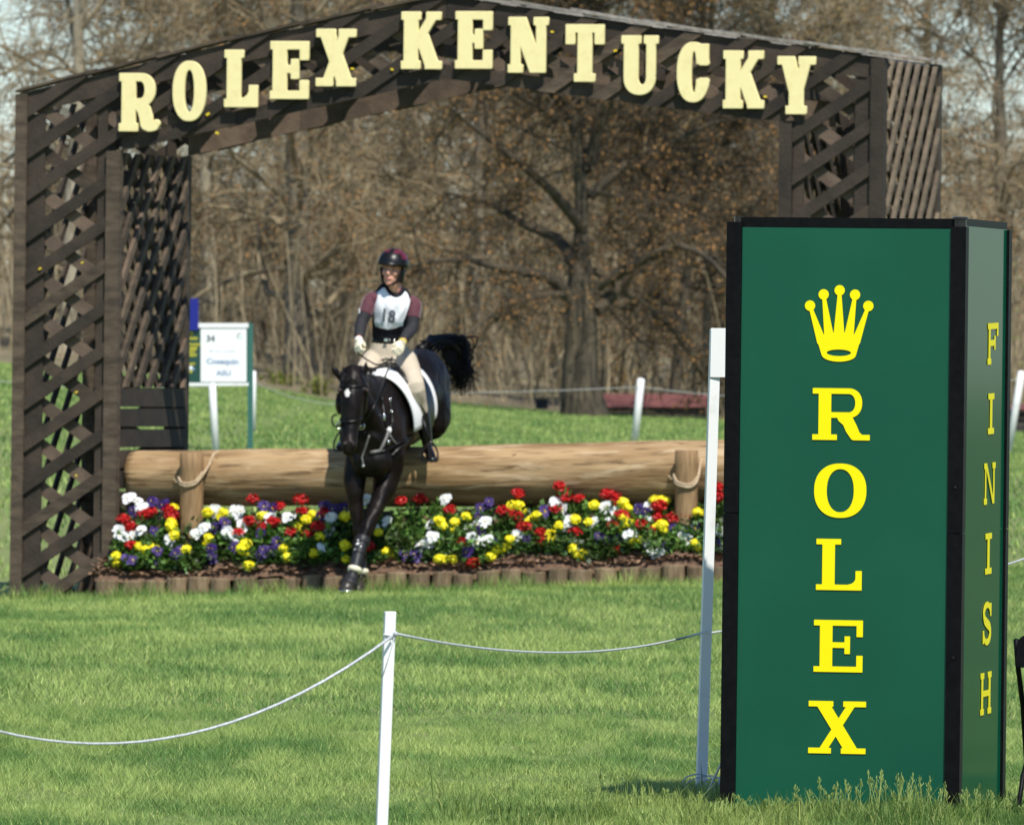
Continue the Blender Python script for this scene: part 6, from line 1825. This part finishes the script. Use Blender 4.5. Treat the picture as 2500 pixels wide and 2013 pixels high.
# vest, sleeves, belt
mb = MB(); mb.loft([(H(952, 826, .50), .146, .116), (H(953, 808, .49), .150, .120), (H(955, 785, .47), .156, .128), (H(957, 757, .44), .160, .132), (H(959, 736, .43), .161, .120), (H(960, 722, .425), .154, .104), (H(962, 709, .42), .134, .078), (H(964, 699, .415), .108, .055)], Vector((0, -1, 0)), 28, 4)
vest = mb.build('vest', M['navy'], rider, smooth=True)
vme = vest.data; vo = Vector(rider.location)
VB = BVHTree.FromPolygons([v.co + vo for v in vme.vertices], [tuple(p.vertices) for p in vme.polygons])
mb = MB(); mb.loft([(H(966, 700, .385), .052, .055), (H(966, 711, .40), .062, .062), (H(966, 722, .41), .09, .075)], fw, 16, 3); mb.build('collar', M['maroon'], rider, smooth=True)
for A_, nm in ((ARL, 'l'), (ARR, 'r')):
    sh0, sh, mid, el = A_[0], A_[1], A_[2], A_[3]
    f = .98
    cut = sh[0].lerp(el[0], .58)
    mb = MB(); limb(mb, [(sh0[0] + (sh0[0] - sh[0]) * .5, .052), (sh0[0] , .060), (sh[0], .062), (sh[0].lerp(el[0], .3), .061), (cut, .058)]); mb.build('sleeve', M['maroon'], rider, smooth=True)
    mb = MB(); limb(mb, [(sh[0].lerp(el[0], .5), .054), (cut, .0545), (el[0], .050), (A_[4][0], .048), (A_[3][0].lerp(A_[5][0], .90), .039)]); mb.build('undersleeve', M['charcoal'], rider, smooth=True)
mb = MB(); q = ARL[2][0].lerp(EL, .15); mb.ball(q + Vector((-.047, -.015, .01)), Vector((.006, 0, 0)), Vector((0, .02, 0)), Vector((0, 0, .035)), 8, 6); mb.build('sleeve_badge', M['bib'], rider, smooth=True)
mb = MB(); mb.loft([(H(950, 838, .507), .143, .114), (H(951, 826, .502), .144, .115)], Vector((0, -1, 0)), 24, 1); mb.build('belt', M['leather'], rider, smooth=True)
bel = bpy.data.objects['belt']
mb = MB(); q = H(938, 833, .36); mb.box(q, Vector((.030, -.004, 0)), Vector((0, .01, 0)), ZE * .022); mb.build('buckle', M['steel'], bel)
for px in (952, 962): 
    mb = MB(); mb.ball(H(px, 830, .385), .009, n=8, m=6); mb.build('buckle', M['steel'], bel, smooth=True)
# bib
bx_t = [906, 912, 920, 926, 937, 941, 948, 958, 968, 980, 989, 996, 1003, 1009]; by_t = [735, 722, 703, 691, 690, 703, 715, 723, 726, 721, 711, 700, 703, 709]
bx_b = [906, 908, 914, 919, 930, 946, 965, 979, 988, 996, 1003, 1009]; by_b = [746, 772, 790, 797, 803, 806, 803, 796, 777, 753, 727, 712]
def on_v(px, py, off): return on_h(px, py, off, VB)
mb = MB(); nc, nr_ = 52, 22
for i in range(nc + 1):
    x = 906 + (1009 - 906) * i / nc; y0, y1 = np.interp(x, bx_t, by_t), np.interp(x, bx_b, by_b)
    for j in range(nr_ + 1):
        mb.v.append(tuple(on_v(x, y0 + (y1 - y0) * j / nr_, .010 + .004 * math.sin(x * .09 + j * .55) + .003 * math.sin(x * .23 - j * .4))))
mb.f = [(i * (nr_ + 1) + j, i * (nr_ + 1) + j + 1, (i + 1) * (nr_ + 1) + j + 1, (i + 1) * (nr_ + 1) + j) for i in range(nc) for j in range(nr_)]; mb.m = [0] * len(mb.f)
bib = mb.build('bib', M['bib'], rider, smooth=True, fix=True); sdm = bib.modifiers.new('s', 'SMOOTH'); sdm.iterations = 8
md = bib.modifiers.new('t', 'SOLIDIFY'); md.thickness = .004
def bib_text(s, px, py, hpx, m, name, off, sx, rot=0.0, boff=.0):
    me = text_mesh(name, s, 1.0, M[m], boff, 0, 1)
    bm = bmesh.new(); bm.from_mesh(me); bmesh.ops.subdivide_edges(bm, edges=bm.edges, cuts=1); bm.to_mesh(me); bm.free()
    k = hpx / .70
    for v in me.vertices:
        x, y = v.co.x * k * sx, -v.co.y * k
        xx, yy = x * math.cos(rot) - y * math.sin(rot), x * math.sin(rot) + y * math.cos(rot)
        v.co = on_v(px + xx, py + yy, off) - vo
    return link(name, me, bib)
bib_text('1', 938.5, 770, 29, 'ink', 'numeral', .022, .78, R(5), .035)
bib_text('8', 956.5, 774, 29, 'ink', 'numeral', .022, .82, R(6), .035)
for (xa, xb, ya, yb) in ((918, 936, 787, 797), (962, 983, 786, 795)):
    mb = MB()
    for i in range(9):
        x = xa + (xb - xa) * i / 8
        for j, y in enumerate((ya, yb)): mb.v.append(tuple(on_v(x, y + (2 if i % 2 else 0) - abs(i - 4) * .6, .020)))
    mb.f = [(2 * i, 2 * i + 1, 2 * i + 3, 2 * i + 2) for i in range(8)]; mb.m = [0] * 8
    mb.build('sponsor_print', M['bibprint'], bib, fix=True)
# breeches, boots, gloves
mb = MB()
mb.loft([(H(951, 834, .505), .140, .112), (H(950, 850, .51), .158, .122), (H(950, 875, .52), .175, .135), (H(950, 897, .50), .155, .14), (H(948, 908, .46), .11, .11)], Vector((0, -1, 0)), 20, 4)
for l in (LGL, LGR): limb(mb, [(l[0][0], .112), (l[1][0], .100), (l[2][0], .077), (l[3][0], .066), (l[4][0], .058)])
mb.remesh(.008, 'breeches', M['breeches'], rider, 4)
for l, t_ in ((LGL, TL), (LGR, TR)):
    a_, c_ = l[5][0], l[4][0]
    mb = MB()
    limb(mb, [(l[3][0].lerp(c_, .75), .064), (c_, .064), (c_.lerp(a_, .5), .060), (a_, .046), (a_ + (a_ - c_).normalized() * .03, .044)])
    heel = a_ + Vector((0, .045, -.05))
    mb.loft([(heel + Vector((0, .02, 0)), .030, .035), (heel + Vector((0, -.03, 0)), .036, .042), (a_.lerp(t_, .55) - ZE * .02, .042, .034), (t_ + Vector((0, -.015, -.008)), .044, .026), (t_ + Vector((0, -.05, -.012)), .034, .020)], ZE, 14, 4)
    mb.remesh(.007, 'boot', M['leather'], rider, 3)
for wr, hc_, tu, inw in ((WL, HL, Vector((.5, -.5, .5)), Vector((1, 0, 0))), (WR, HR, Vector((-.5, -.5, .5)), Vector((-1, 0, 0)))):
    mb = MB(); hand_parts(mb, wr, hc_, 1.12, tu, inw); f = (hc_ - wr).normalized()
    mb.loft([(wr + f * .012, .033, .036), (wr + f * .035, .030, .040)], Vector((0, -1, .2)), 12, 2)
    mb.remesh(.0042, 'glove', M['glove'], rider, 2)
f = (HR - WR).normalized(); mb = MB(); c = WR + f * .004
mb.loft([(c - f * .012, .036, .036), (c + f * .010, .037, .037)], Vector((0, -1, .2)), 16, 1); w_ = mb.build('wristwatch', M['watch'], rider, smooth=True)
mb = MB(); mb.tube([c + Vector((-.004, -.036, 0)), c + Vector((-.004, -.044, 0))], .017, 14); mb.build('dial', M['greystrap'], w_)
mb = MB(); c = WL + (HL - WL).normalized() * .006; f = (HL - WL).normalized(); mb.loft([(c - f * .008, .034, .034), (c + f * .008, .034, .034)], Vector((0, -1, .2)), 14, 1); mb.build('wristband', M['bib'], rider, smooth=True)
